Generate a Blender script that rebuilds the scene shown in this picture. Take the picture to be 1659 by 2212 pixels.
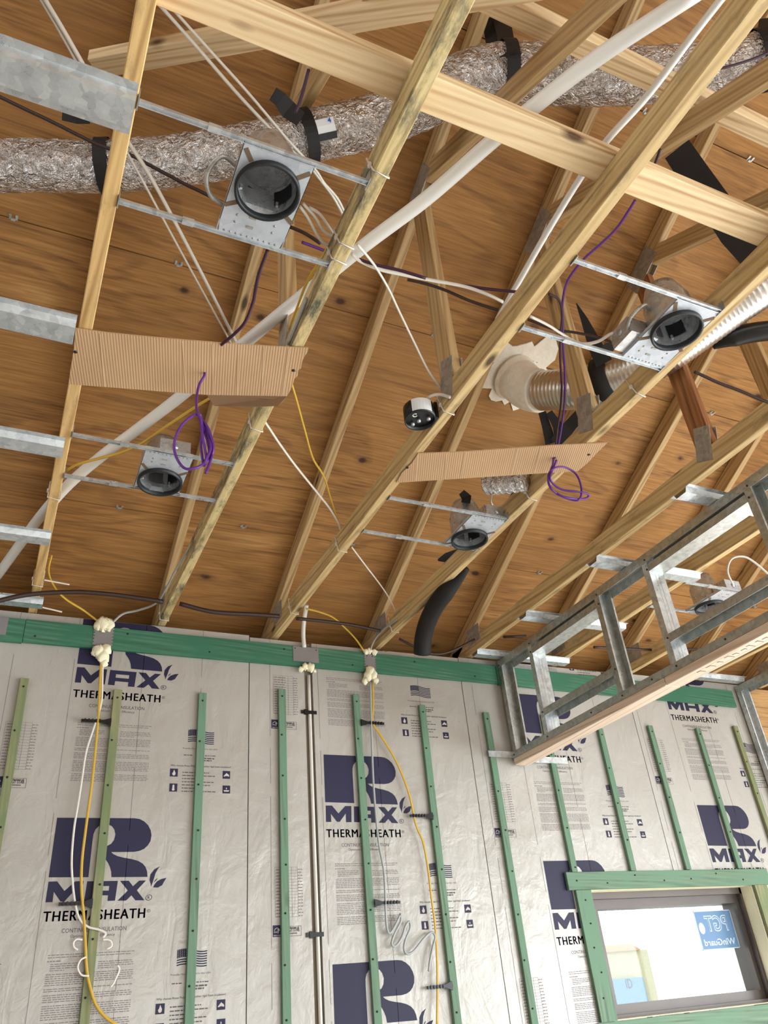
import bpy, bmesh, math, random
from mathutils import Vector, Matrix, Quaternion
random.seed(7)
for o in list(bpy.data.objects): bpy.data.objects.remove(o)
S = bpy.context.scene
C = S.collection
EYE = 1.6                                   # eye height above the slab; heights below are written relative to the eye

# ------------------------------------------------------------------ camera
FPX, CX, CY = 1704.908, 829.5, 1106.0
R_ = Vector((0.90711905, -0.4124113, -0.08397585))
U_ = Vector((-0.15981362, -0.52210671, 0.83777335))
F_ = Vector((0.38935155, 0.74653968, 0.53952189))
cd = bpy.data.cameras.new('camera'); cam = bpy.data.objects.new('camera', cd); C.objects.link(cam)
cam.matrix_world = Matrix(((R_.x, U_.x, -F_.x, 0), (R_.y, U_.y, -F_.y, 0), (R_.z, U_.z, -F_.z, EYE), (0, 0, 0, 1)))
cd.sensor_fit = 'VERTICAL'; cd.sensor_height = 36.0; cd.lens = FPX / 2212 * 36.0
cd.clip_start = 0.02; cd.clip_end = 300
S.camera = cam

# ------------------------------------------------------------------ sky, daylight, exposure
S.view_settings.view_transform = 'Standard'; S.view_settings.look = 'None'
S.view_settings.gamma = 1.0; S.view_settings.use_curve_mapping = False
S.view_settings.exposure = -0.26
W_ = bpy.data.worlds.new('overcast_sky'); S.world = W_; W_.use_nodes = True
bg = W_.node_tree.nodes['Background']; bg.inputs[0].default_value = (0.93, 0.97, 1.0, 1); bg.inputs[1].default_value = 3.1
def area(name, loc, size, rot, power, col):
    l = bpy.data.lights.new(name, 'AREA'); l.shape = 'RECTANGLE'; l.size, l.size_y = size
    l.energy = power; l.color = col
    o = bpy.data.objects.new(name, l); C.objects.link(o); o.location = loc; o.rotation_euler = rot
    return o
# daylight through the open front of the building (behind the camera) and through the bare stud wall on the right
area('daylight_front', (3.4, -5.3, 1.2), (4.6, 2.2), (math.radians(56), 0, 0), 120, (0.93, 0.97, 1.0))
area('daylight_right', (6.3, -.8, 1.3), (2.5, 6.0), (0, math.radians(54), 0), 640, (0.88, 0.95, 1.0))
area('daylight_door', (5.45, 3.7, 1.05), (1.1, 2.0), (math.radians(-68), 0, 0), 130, (0.95, 0.98, 1.0))

# ------------------------------------------------------------------ photo pixel -> point on a real plane (relative to the eye)
def ray(px, py): return F_ + R_ * ((px - CX) / FPX) - U_ * ((py - CY) / FPX)
def py(p, Y): d = ray(*p); return d * (Y / d.y)
def pz(p, Z): d = ray(*p); return d * (Z / d.z)
def px(p, X): d = ray(*p); return d * (X / d.x)
def pt(p, T): return ray(*p) * T
SL = 0.508
def zdeck(y): return 1.975 + SL * (3.745 - y)
def pd(p, off=0.0):
    d = ray(*p); return d * ((1.975 + off + SL * 3.745) / (d.z + SL * d.y))
WY = 3.745; CH = 1.77                         # foam face, underside of the truss chords
def wl(p): return py(p, WY)

# ------------------------------------------------------------------ materials
MATS = {}
class NT:
    def __init__(s, name):
        s.m = bpy.data.materials.new(name); s.m.use_nodes = True; s.t = s.m.node_tree
        s.b = s.t.nodes['Principled BSDF']; MATS[name] = s.m
    def n(s, typ, **kw):
        x = s.t.nodes.new(typ)
        for k, v in kw.items():
            if k in x.inputs.keys() if isinstance(k, str) else False: x.inputs[k].default_value = v
            else: setattr(x, k, v)
        return x
    def l(s, a, b): s.t.links.new(a, b)
    def set(s, **kw):
        for k, v in kw.items(): s.b.inputs[k.replace('_', ' ')].default_value = v
        return s
    def coords(s, scale, rnd=True):
        tc = s.n('ShaderNodeTexCoord'); v = tc.outputs['Object']
        if rnd:
            oi = s.n('ShaderNodeObjectInfo'); mu = s.n('ShaderNodeMath', operation='MULTIPLY'); mu.inputs[1].default_value = 37.0
            s.l(oi.outputs['Random'], mu.inputs[0])
            ad = s.n('ShaderNodeVectorMath', operation='ADD'); s.l(v, ad.inputs[0]); s.l(mu.outputs[0], ad.inputs[1]); v = ad.outputs[0]
        s.raw = v
        mp = s.n('ShaderNodeMapping'); mp.inputs['Scale'].default_value = scale; s.l(v, mp.inputs[0])
        return mp.outputs[0]
    def sc(s, scale):
        mp = s.n('ShaderNodeMapping'); mp.inputs['Scale'].default_value = scale; s.l(s.raw, mp.inputs[0]); return mp.outputs[0]
    def noise(s, vec, scale, detail=3, rough=.55, dist=0.0):
        x = s.n('ShaderNodeTexNoise'); x.inputs['Scale'].default_value = scale; x.inputs['Detail'].default_value = detail
        x.inputs['Roughness'].default_value = rough; x.inputs['Distortion'].default_value = dist; s.l(vec, x.inputs['Vector']); return x.outputs[0]
    def ramp(s, fac, stops):
        r = s.n('ShaderNodeValToRGB'); e = r.color_ramp.elements
        while len(e) < len(stops): e.new(0.5)
        for q, (p, c) in zip(e, stops): q.position = p; q.color = (c[0], c[1], c[2], 1) if len(c) == 3 else c
        s.l(fac, r.inputs[0]); return r.outputs[0]
    def mix(s, fac, a, b, mode='MIX'):
        x = s.n('ShaderNodeMix', data_type='RGBA', blend_type=mode)
        for sock, v in ((x.inputs[0], fac), (x.inputs[6], a), (x.inputs[7], b)):
            if hasattr(v, 'is_output') or isinstance(v, bpy.types.NodeSocket): s.l(v, sock)
            else: sock.default_value = v if not isinstance(v, tuple) else (v + (1,) if len(v) == 3 else v)
        return x.outputs[2]
    def bump(s, h, strength=.2, dist=.01):
        x = s.n('ShaderNodeBump'); x.inputs['Strength'].default_value = strength; x.inputs['Distance'].default_value = dist
        s.l(h, x.inputs['Height']); s.l(x.outputs[0], s.b.inputs['Normal'])
def srgb(r, g, b):
    f = lambda c: (c / 255 / 12.92) if c / 255 <= .04045 else ((c / 255 + .055) / 1.055) ** 2.4
    return (f(r), f(g), f(b))
def plain(name, col, rough=.6, metal=0.0, bumpk=None, var=0.0, spec=None, trans=0.0):
    m = NT(name); m.set(Roughness=rough, Metallic=metal)
    m.b.inputs['Base Color'].default_value = (*col, 1)
    if spec is not None: m.b.inputs['Specular IOR Level'].default_value = spec
    if var or bumpk:
        v = m.coords((1, 1, 1)); nz = m.noise(v, bumpk[0] if bumpk else 6, 4)
        if var: m.l(m.mix(m.ramp(nz, [(.3, tuple(c * (1 - var) for c in col)), (.7, tuple(min(1, c * (1 + var)) for c in col))]), (0, 0, 0), (1, 1, 1)) if False else m.ramp(nz, [(.3, tuple(c * (1 - var) for c in col)), (.7, tuple(min(1, c * (1 + var)) for c in col))]), m.b.inputs['Base Color'])
        if bumpk: m.bump(nz, bumpk[1], bumpk[2])
    return m.m
def wood(name, light, mid, dark, knot=True, mold=0.0, moldcol=(.12, .12, .09), green=None):
    m = NT(name); m.set(Roughness=.7)
    v = m.coords((.55, 9, 9)); w = m.n('ShaderNodeTexWave', wave_type='BANDS', bands_direction='DIAGONAL')
    w.inputs['Scale'].default_value = 1.5; w.inputs['Distortion'].default_value = 5.5; w.inputs['Detail'].default_value = 2; w.inputs['Detail Scale'].default_value = .7
    m.l(v, w.inputs[0])
    fine = m.noise(m.sc((2.0, 60, 60)), 1.5, 3)
    col = m.ramp(w.outputs[1], [(.0, mid), (.45, light), (.8, mid), (1, dark)])
    col = m.mix(.35, col, m.ramp(fine, [(.3, dark), (.65, light)]))
    big = m.noise(m.sc((.8, 3, 3)), 1.6, 2)
    col = m.mix(m.ramp(big, [(.35, (0, 0, 0)), (.75, (.6, .6, .6))]), col, mid)
    if knot:
        vo = m.n('ShaderNodeTexVoronoi'); vo.inputs['Scale'].default_value = 1.0; m.l(m.sc((2.6, 7, 7)), vo.inputs['Vector'])
        k = m.ramp(vo.outputs['Distance'], [(.05, (1, 1, 1)), (.13, (0, 0, 0))])
        col = m.mix(k, col, tuple(c * .28 for c in dark))
    if mold:
        g = m.noise(m.sc((3, 9, 9)), 2.2, 6, .7)
        col = m.mix(m.ramp(g, [(.58 - mold * .12, (0, 0, 0)), (.66, (mold, mold, mold))]), col, moldcol)
    if green:
        g = m.noise(m.sc((1.2, 3, 3)), 2.5, 3, .6)
        col = m.mix(m.ramp(g, [(.35, (0, 0, 0)), (.62, (1, 1, 1))]), col, green)
    m.l(col, m.b.inputs['Base Color']); m.bump(fine, .12, .003)
    return m.m
PINE = wood('pine_new', srgb(240, 220, 180), srgb(228, 200, 154), srgb(184, 140, 94))
PINE2 = wood('pine_truss', srgb(208, 180, 132), srgb(186, 154, 106), srgb(134, 102, 64))
CHORD = wood('pine_weathered', srgb(226, 208, 156), srgb(212, 188, 132), srgb(160, 134, 86), mold=1.0, moldcol=srgb(78, 80, 66))
CHORDC = wood('pine_clean_chord', srgb(224, 200, 148), srgb(208, 178, 124), srgb(156, 122, 76), mold=.45, moldcol=srgb(110, 100, 70))
CHORDO = wood('pine_orange_chord', srgb(236, 202, 142), srgb(220, 180, 116), srgb(170, 128, 76), mold=.35, moldcol=srgb(120, 104, 70))
REDW = wood('reddish_pine', srgb(170, 116, 68), srgb(146, 94, 52), srgb(98, 58, 30))
GREEN = wood('green_treated', srgb(124, 152, 126), srgb(102, 130, 106), srgb(70, 92, 74), knot=True, green=srgb(102, 138, 112))
GREEN2 = wood('green_treated_dark', srgb(96, 144, 116), srgb(56, 110, 84), srgb(34, 76, 58), knot=False, green=srgb(52, 110, 84))
TAN = wood('treated_tan', srgb(160, 158, 116), srgb(140, 138, 100), srgb(100, 100, 70), knot=False, green=srgb(112, 128, 88))
NAIL2 = wood('pale_nailer', srgb(240, 220, 202), srgb(226, 202, 178), srgb(190, 160, 132), knot=False)
# plywood: rotary-cut figure, knots and plugs
def plywood(name, light, mid, dark):
    m = NT(name); m.set(Roughness=.75)
    v = m.coords((.55, 2.6, 2.6))
    warp = m.noise(v, 1.6, 3, .5, .6)
    mul = m.n('ShaderNodeMath', operation='MULTIPLY'); mul.inputs[1].default_value = 9.0; m.l(warp, mul.inputs[0])
    sn = m.n('ShaderNodeMath', operation='SINE'); m.l(mul.outputs[0], sn.inputs[0])
    mul2 = m.n('ShaderNodeMath', operation='MULTIPLY'); mul2.inputs[1].default_value = 34.0; m.l(warp, mul2.inputs[0])
    sn2 = m.n('ShaderNodeMath', operation='SINE'); m.l(mul2.outputs[0], sn2.inputs[0])
    c1 = m.ramp(sn.outputs[0], [(.0, mid), (.6, light), (1, mid)])
    c2 = m.ramp(sn2.outputs[0], [(.2, (0, 0, 0)), (.95, (.62, .62, .62))])
    col = m.mix(c2, c1, dark)
    fine = m.noise(m.sc((3, 70, 70)), 1.6, 3)
    col = m.mix(.42, col, m.ramp(fine, [(.3, dark), (.7, light)]))
    pat = m.noise(m.sc((1.0, 1.6, 1.6)), 1.3, 3)
    col = m.mix(m.ramp(pat, [(.38, (0, 0, 0)), (.72, (.55, .55, .55))]), col, tuple(c * .72 for c in mid))
    vo = m.n('ShaderNodeTexVoronoi'); vo.inputs['Scale'].default_value = 1.0; vo.inputs['Randomness'].default_value = 1.0
    nz = m.noise(m.raw, 9, 2); ad = m.n('ShaderNodeVectorMath', operation='ADD'); m.l(m.sc((2.6, 4.6, 4.6)), ad.inputs[0])
    sc_ = m.n('ShaderNodeMath', operation='MULTIPLY'); sc_.inputs[1].default_value = .14; m.l(nz, sc_.inputs[0]); m.l(sc_.outputs[0], ad.inputs[1]); m.l(ad.outputs[0], vo.inputs['Vector'])
    k = m.ramp(vo.outputs['Distance'], [(.045, (1, 1, 1)), (.085, (.25, .25, .25)), (.17, (0, 0, 0))])
    col = m.mix(k, col, srgb(66, 38, 22))
    m.l(col, m.b.inputs['Base Color']); m.bump(fine, .08, .003)
    return m.m
PLY = plywood('roof_plywood', srgb(204, 156, 94), srgb(172, 122, 64), srgb(98, 60, 26))
PLYW = plywood('wall_plywood', srgb(226, 188, 136), srgb(208, 168, 114), srgb(160, 116, 66))
# foil faced foam
m = NT('foil_facer'); m.set(Roughness=.36, Metallic=.15)
v = m.coords((1, 1, 1)); a = m.noise(v, 9, 5, .6, .4); b = m.noise(m.sc((2.0, 1, .8)), 4, 3, .55, .8)
mx = m.mix(.55, a, b); m.l(m.ramp(m.noise(m.raw, 1.2, 2), [(.3, srgb(172, 168, 160)), (.7, srgb(184, 181, 174))]), m.b.inputs['Base Color'])
m.bump(mx, .6, .02); FOIL = m.m
# galvanised steel
def galv(name, c0, c1, rough=.38, metal=.85):
    m = NT(name); m.set(Metallic=metal)
    v = m.coords((1, 1, 1)); nz = m.noise(m.sc((6, 6, 6)), 4, 5, .65)
    vo = m.n('ShaderNodeTexVoronoi'); vo.inputs['Scale'].default_value = 55; m.l(m.raw, vo.inputs['Vector'])
    mx = m.mix(.4, nz, vo.outputs['Color'])
    m.l(m.ramp(mx, [(.3, c0), (.7, c1)]), m.b.inputs['Base Color'])
    rr = m.ramp(nz, [(.3, (rough - .1,) * 3), (.7, (rough + .12,) * 3)]); m.l(rr, m.b.inputs['Roughness'])
    return m.m
GALV = galv('galvanised_steel', srgb(186, 192, 195), srgb(222, 228, 230), .34, .65)
GALVD = galv('galvanised_track', srgb(160, 162, 158), srgb(196, 198, 194), .4, .7)
PLATE = galv('light_plate_metal', srgb(188, 194, 202), srgb(206, 212, 220), .48, .45)
CANM = galv('can_metal', srgb(176, 178, 180), srgb(210, 212, 214), .3, .7)
NAILP = galv('nail_plate_metal', srgb(150, 146, 138), srgb(184, 180, 170), .5, .45)
GUARD = plain('nail_guard_steel', srgb(142, 138, 138), .5, .35, var=.1)
BLK = plain('black_plastic', srgb(22, 22, 24), .35)
BLKC = plain('black_webbing', srgb(20, 17, 17), .7)
RUB = plain('dark_can_rim', srgb(42, 44, 46), .4, .3)
INK = plain('navy_ink', srgb(24, 21, 58), .6)
GREY = plain('grey_ink', srgb(128, 120, 120), .6)
GREYD = plain('dark_grey_ink', srgb(86, 80, 84), .6)
WINK = plain('pale_pictogram', srgb(200, 192, 186), .5)
PVC = plain('white_pvc', srgb(232, 232, 228), .3)
ROMX = plain('white_cable_sheath', srgb(222, 218, 208), .45)
GRYC = plain('grey_cable_sheath', srgb(168, 172, 172), .45)
YEL = plain('yellow_cable_sheath', srgb(202, 164, 56), .45)
PUR = plain('purple_cable_sheath', srgb(92, 38, 132), .4)
PURD = plain('dark_purple_cable_sheath', srgb(58, 24, 52), .45)
DRK = plain('dark_brown_cable_sheath', srgb(50, 30, 24), .5)
FOAM = plain('spray_foam', srgb(244, 238, 206), .8, 0, (40, .5, .01))
MASTIC = plain('white_duct_sealant', srgb(240, 232, 216), .75, 0, (30, .5, .01), .06)
TIE = plain('white_nylon_tie', srgb(236, 228, 218), .4)
BRZ = plain('dark_bronze_frame', srgb(92, 84, 80), .42, .3, var=.06)
RED = plain('red_label_ink', srgb(120, 96, 92), .6)
BLUE = plain('blue_dot', srgb(30, 84, 190), .5)
LBL = plain('white_paper_label', srgb(228, 232, 236), .55)
LBLK = plain('black_paper_label', srgb(20, 20, 24), .6)
CONC = plain('concrete_slab', srgb(222, 218, 212), .8, 0, (14, .2, .01), .1)
BLOCK = plain('block_wall', srgb(150, 146, 140), .9, 0, (20, .3, .01), .08)
FELT = plain('roofing_felt', srgb(40, 34, 30), .9)
YWALL = plain('pale_yellow_stucco', srgb(178, 172, 142), .9, 0, (25, .3, .01), .04)
TERRA = plain('terracotta_coping', srgb(176, 128, 96), .8, 0, None, .1)
BPAN = plain('pale_blue_panel', srgb(100, 136, 168), .6)
GRND = plain('pale_sand', srgb(214, 208, 196), .9, 0, (6, .3, .02), .06)
STK = plain('sticker_blue', srgb(98, 136, 178), .5)
STKW = plain('sticker_pale_ink', srgb(206, 222, 236), .5)
m = NT('cardboard'); m.set(Roughness=.8)
v = m.coords((1, 1, 1)); sp = m.n('ShaderNodeSeparateXYZ'); m.l(m.raw, sp.inputs[0])
mu = m.n('ShaderNodeMath', operation='MULTIPLY'); mu.inputs[1].default_value = 760.0; m.l(sp.outputs[0], mu.inputs[0])
sn = m.n('ShaderNodeMath', operation='SINE'); m.l(mu.outputs[0], sn.inputs[0])
nz = m.noise(m.raw, 3, 3)
m.l(m.mix(m.ramp(sn.outputs[0], [(.2, (0, 0, 0)), (1, (.22, .22, .22))]), m.ramp(nz, [(.3, srgb(188, 152, 114)), (.7, srgb(204, 168, 128))]), srgb(150, 114, 82)), m.b.inputs['Base Color'])
m.bump(sn.outputs[0], .25, .002); CARD = m.m
CARDE = plain('cardboard_edge', srgb(128, 98, 70), .9)
m = NT('foil_duct_skin'); m.set(Roughness=.2, Metallic=1.0)
v = m.coords((1, 1, 1)); a = m.noise(v, 26, 4, .65, 1.0); b = m.noise(m.raw, 80, 3, .6, .6)
m.l(m.ramp(a, [(.3, srgb(168, 162, 158)), (.7, srgb(240, 238, 236))]), m.b.inputs['Base Color']); m.set(Roughness=.1); m.bump(m.mix(.3, a, b), 1.0, .05); FDUCT = m.m
m = NT('semi_rigid_aluminium'); m.set(Roughness=.3, Metallic=1.0)
m.b.inputs['Base Color'].default_value = (*srgb(216, 212, 206), 1); v = m.coords((1, 1, 1)); m.bump(m.noise(v, 90, 2), .12, .004); ALU = m.m
m = NT('window_glass'); nt = m.t; out = nt.nodes['Material Output']
tr = nt.nodes.new('ShaderNodeBsdfTransparent'); tr.inputs[0].default_value = (.94, .97, .97, 1); gl = nt.nodes.new('ShaderNodeBsdfGlossy'); gl.inputs['Roughness'].default_value = .02
fr = nt.nodes.new('ShaderNodeFresnel'); fr.inputs[0].default_value = 1.45; ms = nt.nodes.new('ShaderNodeMixShader')
ms.inputs[0].default_value = .02; nt.links.new(tr.outputs[0], ms.inputs[1]); nt.links.new(gl.outputs[0], ms.inputs[2]); nt.links.new(ms.outputs[0], out.inputs[0])
GLASS = m.m

# ------------------------------------------------------------------ mesh helpers
def V(*a): return Vector(a)
LOC = {}
def link(o, parent, loc):
    C.objects.link(o)
    if parent is not None:
        o.parent = parent; d = loc - LOC[parent.name]
        if parent.rotation_mode == 'QUATERNION':
            q = parent.rotation_quaternion.inverted(); d = q @ d; o.rotation_mode = 'QUATERNION'; o.rotation_quaternion = q
        o.location = d
    else: o.location = loc + V(0, 0, EYE)
    LOC[o.name] = loc
    return o
def tag(o, label=None, cat=None, group=None, kind=None):
    if label: o['label'] = label
    if cat: o['category'] = cat
    if group: o['group'] = group
    if kind: o['kind'] = kind
    return o
def thing(name, loc, label=None, cat=None, group=None, kind=None):
    o = bpy.data.objects.new(name, None); o.empty_display_size = .05; link(o, None, loc); return tag(o, label, cat, group, kind)
class MB:
    def __init__(s): s.v = []; s.f = []; s.mi = []; s.sm = []; s.m = 0
    def add(s, vs, fs, smooth=False):
        b = len(s.v); s.v += [Vector(q) for q in vs]
        for f in fs: s.f.append([b + i for i in f]); s.mi.append(s.m); s.sm.append(smooth)
        return s
    def box(s, a, b):
        x0, y0, z0 = a; x1, y1, z1 = b
        return s.obox(V((x0 + x1) / 2, (y0 + y1) / 2, (z0 + z1) / 2), V((x1 - x0) / 2, 0, 0), V(0, (y1 - y0) / 2, 0), V(0, 0, (z1 - z0) / 2))
    def obox(s, c, a, b, d):
        vs = [c + a * i + b * j + d * k for i in (-1, 1) for j in (-1, 1) for k in (-1, 1)]
        return s.add(vs, [(0, 1, 3, 2), (4, 6, 7, 5), (0, 4, 5, 1), (2, 3, 7, 6), (0, 2, 6, 4), (1, 5, 7, 3)])
    def tube(s, pts, r, n=8, cap=True, squash=None):
        pts = [Vector(p) for p in pts]; rs = r if isinstance(r, (list, tuple)) else [r] * len(pts)
        up = V(0, 0, 1); prev = None; rings = []
        for i, p in enumerate(pts):
            t = (pts[min(i + 1, len(pts) - 1)] - pts[max(i - 1, 0)]); t = t.normalized() if t.length > 1e-9 else V(1, 0, 0)
            if prev is None:
                a = t.cross(up); a = t.cross(V(1, 0, 0)) if a.length < .05 else a
            else: a = prev - t * prev.dot(t)
            if a.length < 1e-6: a = t.cross(V(0, 1, 0))
            a.normalize(); prev = a; b = t.cross(a)
            rings.append([p + (a * math.cos(2 * math.pi * k / n) * (squash or 1) + b * math.sin(2 * math.pi * k / n)) * rs[i] for k in range(n)])
        vs = [q for rg in rings for q in rg]; fs = []
        for i in range(len(pts) - 1):
            for k in range(n): fs.append((i * n + k, i * n + (k + 1) % n, (i + 1) * n + (k + 1) % n, (i + 1) * n + k))
        if cap: fs.append(tuple(range(n))[::-1]); fs.append(tuple((len(pts) - 1) * n + k for k in range(n)))
        return s.add(vs, fs, True)
    def cyl(s, a, b, r, n=16, cap=True): return s.tube([a, b], r, n, cap)
    def lathe(s, prof, c, ax=V(0, 0, 1), n=32):
        ax = ax.normalized(); u = ax.cross(V(0, 1, 0)); u = ax.cross(V(1, 0, 0)) if u.length < .1 else u; u.normalize(); w = ax.cross(u)
        vs = [c + ax * h + (u * math.cos(2 * math.pi * k / n) + w * math.sin(2 * math.pi * k / n)) * r for r, h in prof for k in range(n)]
        fs = [(i * n + k, i * n + (k + 1) % n, (i + 1) * n + (k + 1) % n, (i + 1) * n + k) for i in range(len(prof) - 1) for k in range(n)]
        return s.add(vs, fs, True)
    def ribbon(s, pts, w, t=.002, side=None):
        pts = [Vector(p) for p in pts]; ws = w if isinstance(w, (list, tuple)) else [w] * len(pts); vs = []
        for i, p in enumerate(pts):
            tg = (pts[min(i + 1, len(pts) - 1)] - pts[max(i - 1, 0)]).normalized()
            sd = side[i] if isinstance(side, list) else (side or tg.cross(p.normalized())); sd = (sd - tg * sd.dot(tg)).normalized(); nn = tg.cross(sd)
            for q in (sd * ws[i] / 2 + nn * t / 2, -sd * ws[i] / 2 + nn * t / 2, -sd * ws[i] / 2 - nn * t / 2, sd * ws[i] / 2 - nn * t / 2): vs.append(p + q)
        fs = [(i * 4 + k, i * 4 + (k + 1) % 4, (i + 1) * 4 + (k + 1) % 4, (i + 1) * 4 + k) for i in range(len(pts) - 1) for k in range(4)]
        n = (len(pts) - 1) * 4; fs += [(3, 2, 1, 0), (n, n + 1, n + 2, n + 3)]
        return s.add(vs, fs)
    def prism(s, poly, d):
        n = len(poly); d = Vector(d); vs = [Vector(p) for p in poly] + [Vector(p) + d for p in poly]
        return s.add(vs, [tuple(range(n))[::-1], tuple(range(n, 2 * n))] + [(i, (i + 1) % n, n + (i + 1) % n, n + i) for i in range(n)])
    def blob(s, c, r, n=10, seed=0, sq=(1, 1, 1)):
        rn = random.Random(seed); m = n // 2 + 1; vs = []; ph = [rn.uniform(0, 6.28) for _ in range(6)]
        for i in range(m + 1):
            th = math.pi * i / m
            for k in range(n):
                a = 2 * math.pi * k / n; q = 1 + .16 * math.sin(3 * a + ph[0] + 2 * th) + .12 * math.sin(2 * a + 5 * th + ph[1])
                vs.append(Vector(c) + V(math.sin(th) * math.cos(a) * sq[0], math.sin(th) * math.sin(a) * sq[1], math.cos(th) * sq[2]) * r * q)
        return s.add(vs, [(i * n + k, i * n + (k + 1) % n, (i + 1) * n + (k + 1) % n, (i + 1) * n + k) for i in range(m) for k in range(n)], True)
    def mesh(s, name, mats, org):
        me = bpy.data.meshes.new(name); me.from_pydata([p - org for p in s.v], [], s.f)
        for mt in (mats if isinstance(mats, (list, tuple)) else [mats]): me.materials.append(mt)
        for p, i, q in zip(me.polygons, s.mi, s.sm): p.material_index = i; p.use_smooth = q
        bm = bmesh.new(); bm.from_mesh(me); bmesh.ops.recalc_face_normals(bm, faces=bm.faces); bm.to_mesh(me); bm.free()
        return me
    def build(s, name, mats, parent=None, label=None, cat=None, group=None, kind=None, org=None):
        if org is None:
            org = sum(s.v, V(0, 0, 0)) / len(s.v)
        o = bpy.data.objects.new(name, s.mesh(name, mats, org)); link(o, parent, org); return tag(o, label, cat, group, kind)
def board(name, a, b, wdir, w, t, mat, parent=None, label=None, cat=None, group=None, kind=None, bev=.0025, cut=None):
    """a, b: ends of the centre line; wdir: direction of the wide side; the board's own X runs along the grain"""
    a = Vector(a); b = Vector(b); x = (b - a); L = x.length; x.normalize(); y = Vector(wdir); y = (y - x * y.dot(x)).normalized(); z = x.cross(y)
    bm = bmesh.new(); bmesh.ops.create_cube(bm, size=1)
    for q in bm.verts: q.co = V(q.co.x * L, q.co.y * w, q.co.z * t)
    if cut:
        for q in bm.verts:
            e = 0 if q.co.x < 0 else 1
            q.co.x += cut[e] * q.co.y
    bmesh.ops.bevel(bm, geom=bm.edges[:], offset=bev, segments=1, affect='EDGES')
    me = bpy.data.meshes.new(name); bm.to_mesh(me); bm.free(); me.materials.append(mat)
    o = bpy.data.objects.new(name, me); c = (a + b) / 2; link(o, parent, c)
    o.rotation_mode = 'QUATERNION'; o.rotation_quaternion = Matrix((x, y, z)).transposed().to_quaternion()
    return tag(o, label, cat, group, kind)
def smooth(pts, k=6):
    pts = [Vector(p) for p in pts]
    if len(pts) < 3: return pts
    P = [2 * pts[0] - pts[1]] + pts + [2 * pts[-1] - pts[-2]]; out = []
    for i in range(1, len(P) - 2):
        for j in range(k):
            t = j / k; a, b, c, d = P[i - 1], P[i], P[i + 1], P[i + 2]
            out.append(.5 * ((2 * b) + (c - a) * t + (2 * a - 5 * b + 4 * c - d) * t * t + (3 * b - a - 3 * c + d) * t ** 3))
    out.append(pts[-1]); return out
def cable(name, pts, r, mat, label, cat='cable', group=None, n=7, k=6, squash=None):
    mb = MB(); mb.tube(smooth(pts, k), r, n, squash=squash); return mb.build(name, mat, None, label, cat, group)
def flat2d(polys, z=0.0):
    """filled outline(s), holes allowed; (x, z) pairs -> tri list"""
    cu = bpy.data.curves.new('tmp', 'CURVE'); cu.dimensions = '2D'; cu.fill_mode = 'BOTH'
    for P in polys:
        sp = cu.splines.new('POLY'); sp.points.add(len(P) - 1); sp.use_cyclic_u = True
        for q, (x, y) in zip(sp.points, P): q.co = (x, y, 0, 1)
    return _ev(cu)
def _ev(cu):
    o = bpy.data.objects.new('tmp', cu); C.objects.link(o); bpy.context.view_layer.update()
    me = bpy.data.meshes.new_from_object(o.evaluated_get(bpy.context.evaluated_depsgraph_get()))
    r = ([(p.co.x, p.co.y) for p in me.vertices], [tuple(f.vertices) for f in me.polygons])
    bpy.data.objects.remove(o); bpy.data.curves.remove(cu); bpy.data.meshes.remove(me); return r
def text2d(txt, width=None, height=None, bold=0.0, mirror=False, sp=1.0):
    """letters as flat outlines, lower-left corner at the origin"""
    cu = bpy.data.curves.new('tmp', 'FONT'); cu.body = txt; cu.size = 1; cu.offset = bold; cu.fill_mode = 'FRONT'; cu.resolution_u = 3; cu.space_character = sp
    vs, fs = _ev(cu)
    x0 = min(v[0] for v in vs); x1 = max(v[0] for v in vs); y0 = min(v[1] for v in vs); y1 = max(v[1] for v in vs)
    sx = width / (x1 - x0); sy = (height / (y1 - y0)) if height else sx
    vs = [((v[0] - x0) * sx, (v[1] - y0) * sy) for v in vs]
    if mirror: vs = [(width - x, y) for x, y in vs]
    return vs, fs
def put(mb, shape, x, z, y, d=None):
    vs, fs = shape; mb.add([V(x + a, y, z + b) for a, b in vs], fs)

# ================================================================== THE SHELL
fl = MB(); fl.box((-4, -14, -EYE - .15), (9, WY + .24, -EYE)); fl.build('floor', CONC, None, kind='structure')
gr = MB(); gr.box((-40, -60, -EYE - .5), (60, 80, -EYE - .16)); gr.build('ground', GRND, None, kind='structure')
XL, XR = -2.6, 6.4
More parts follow.
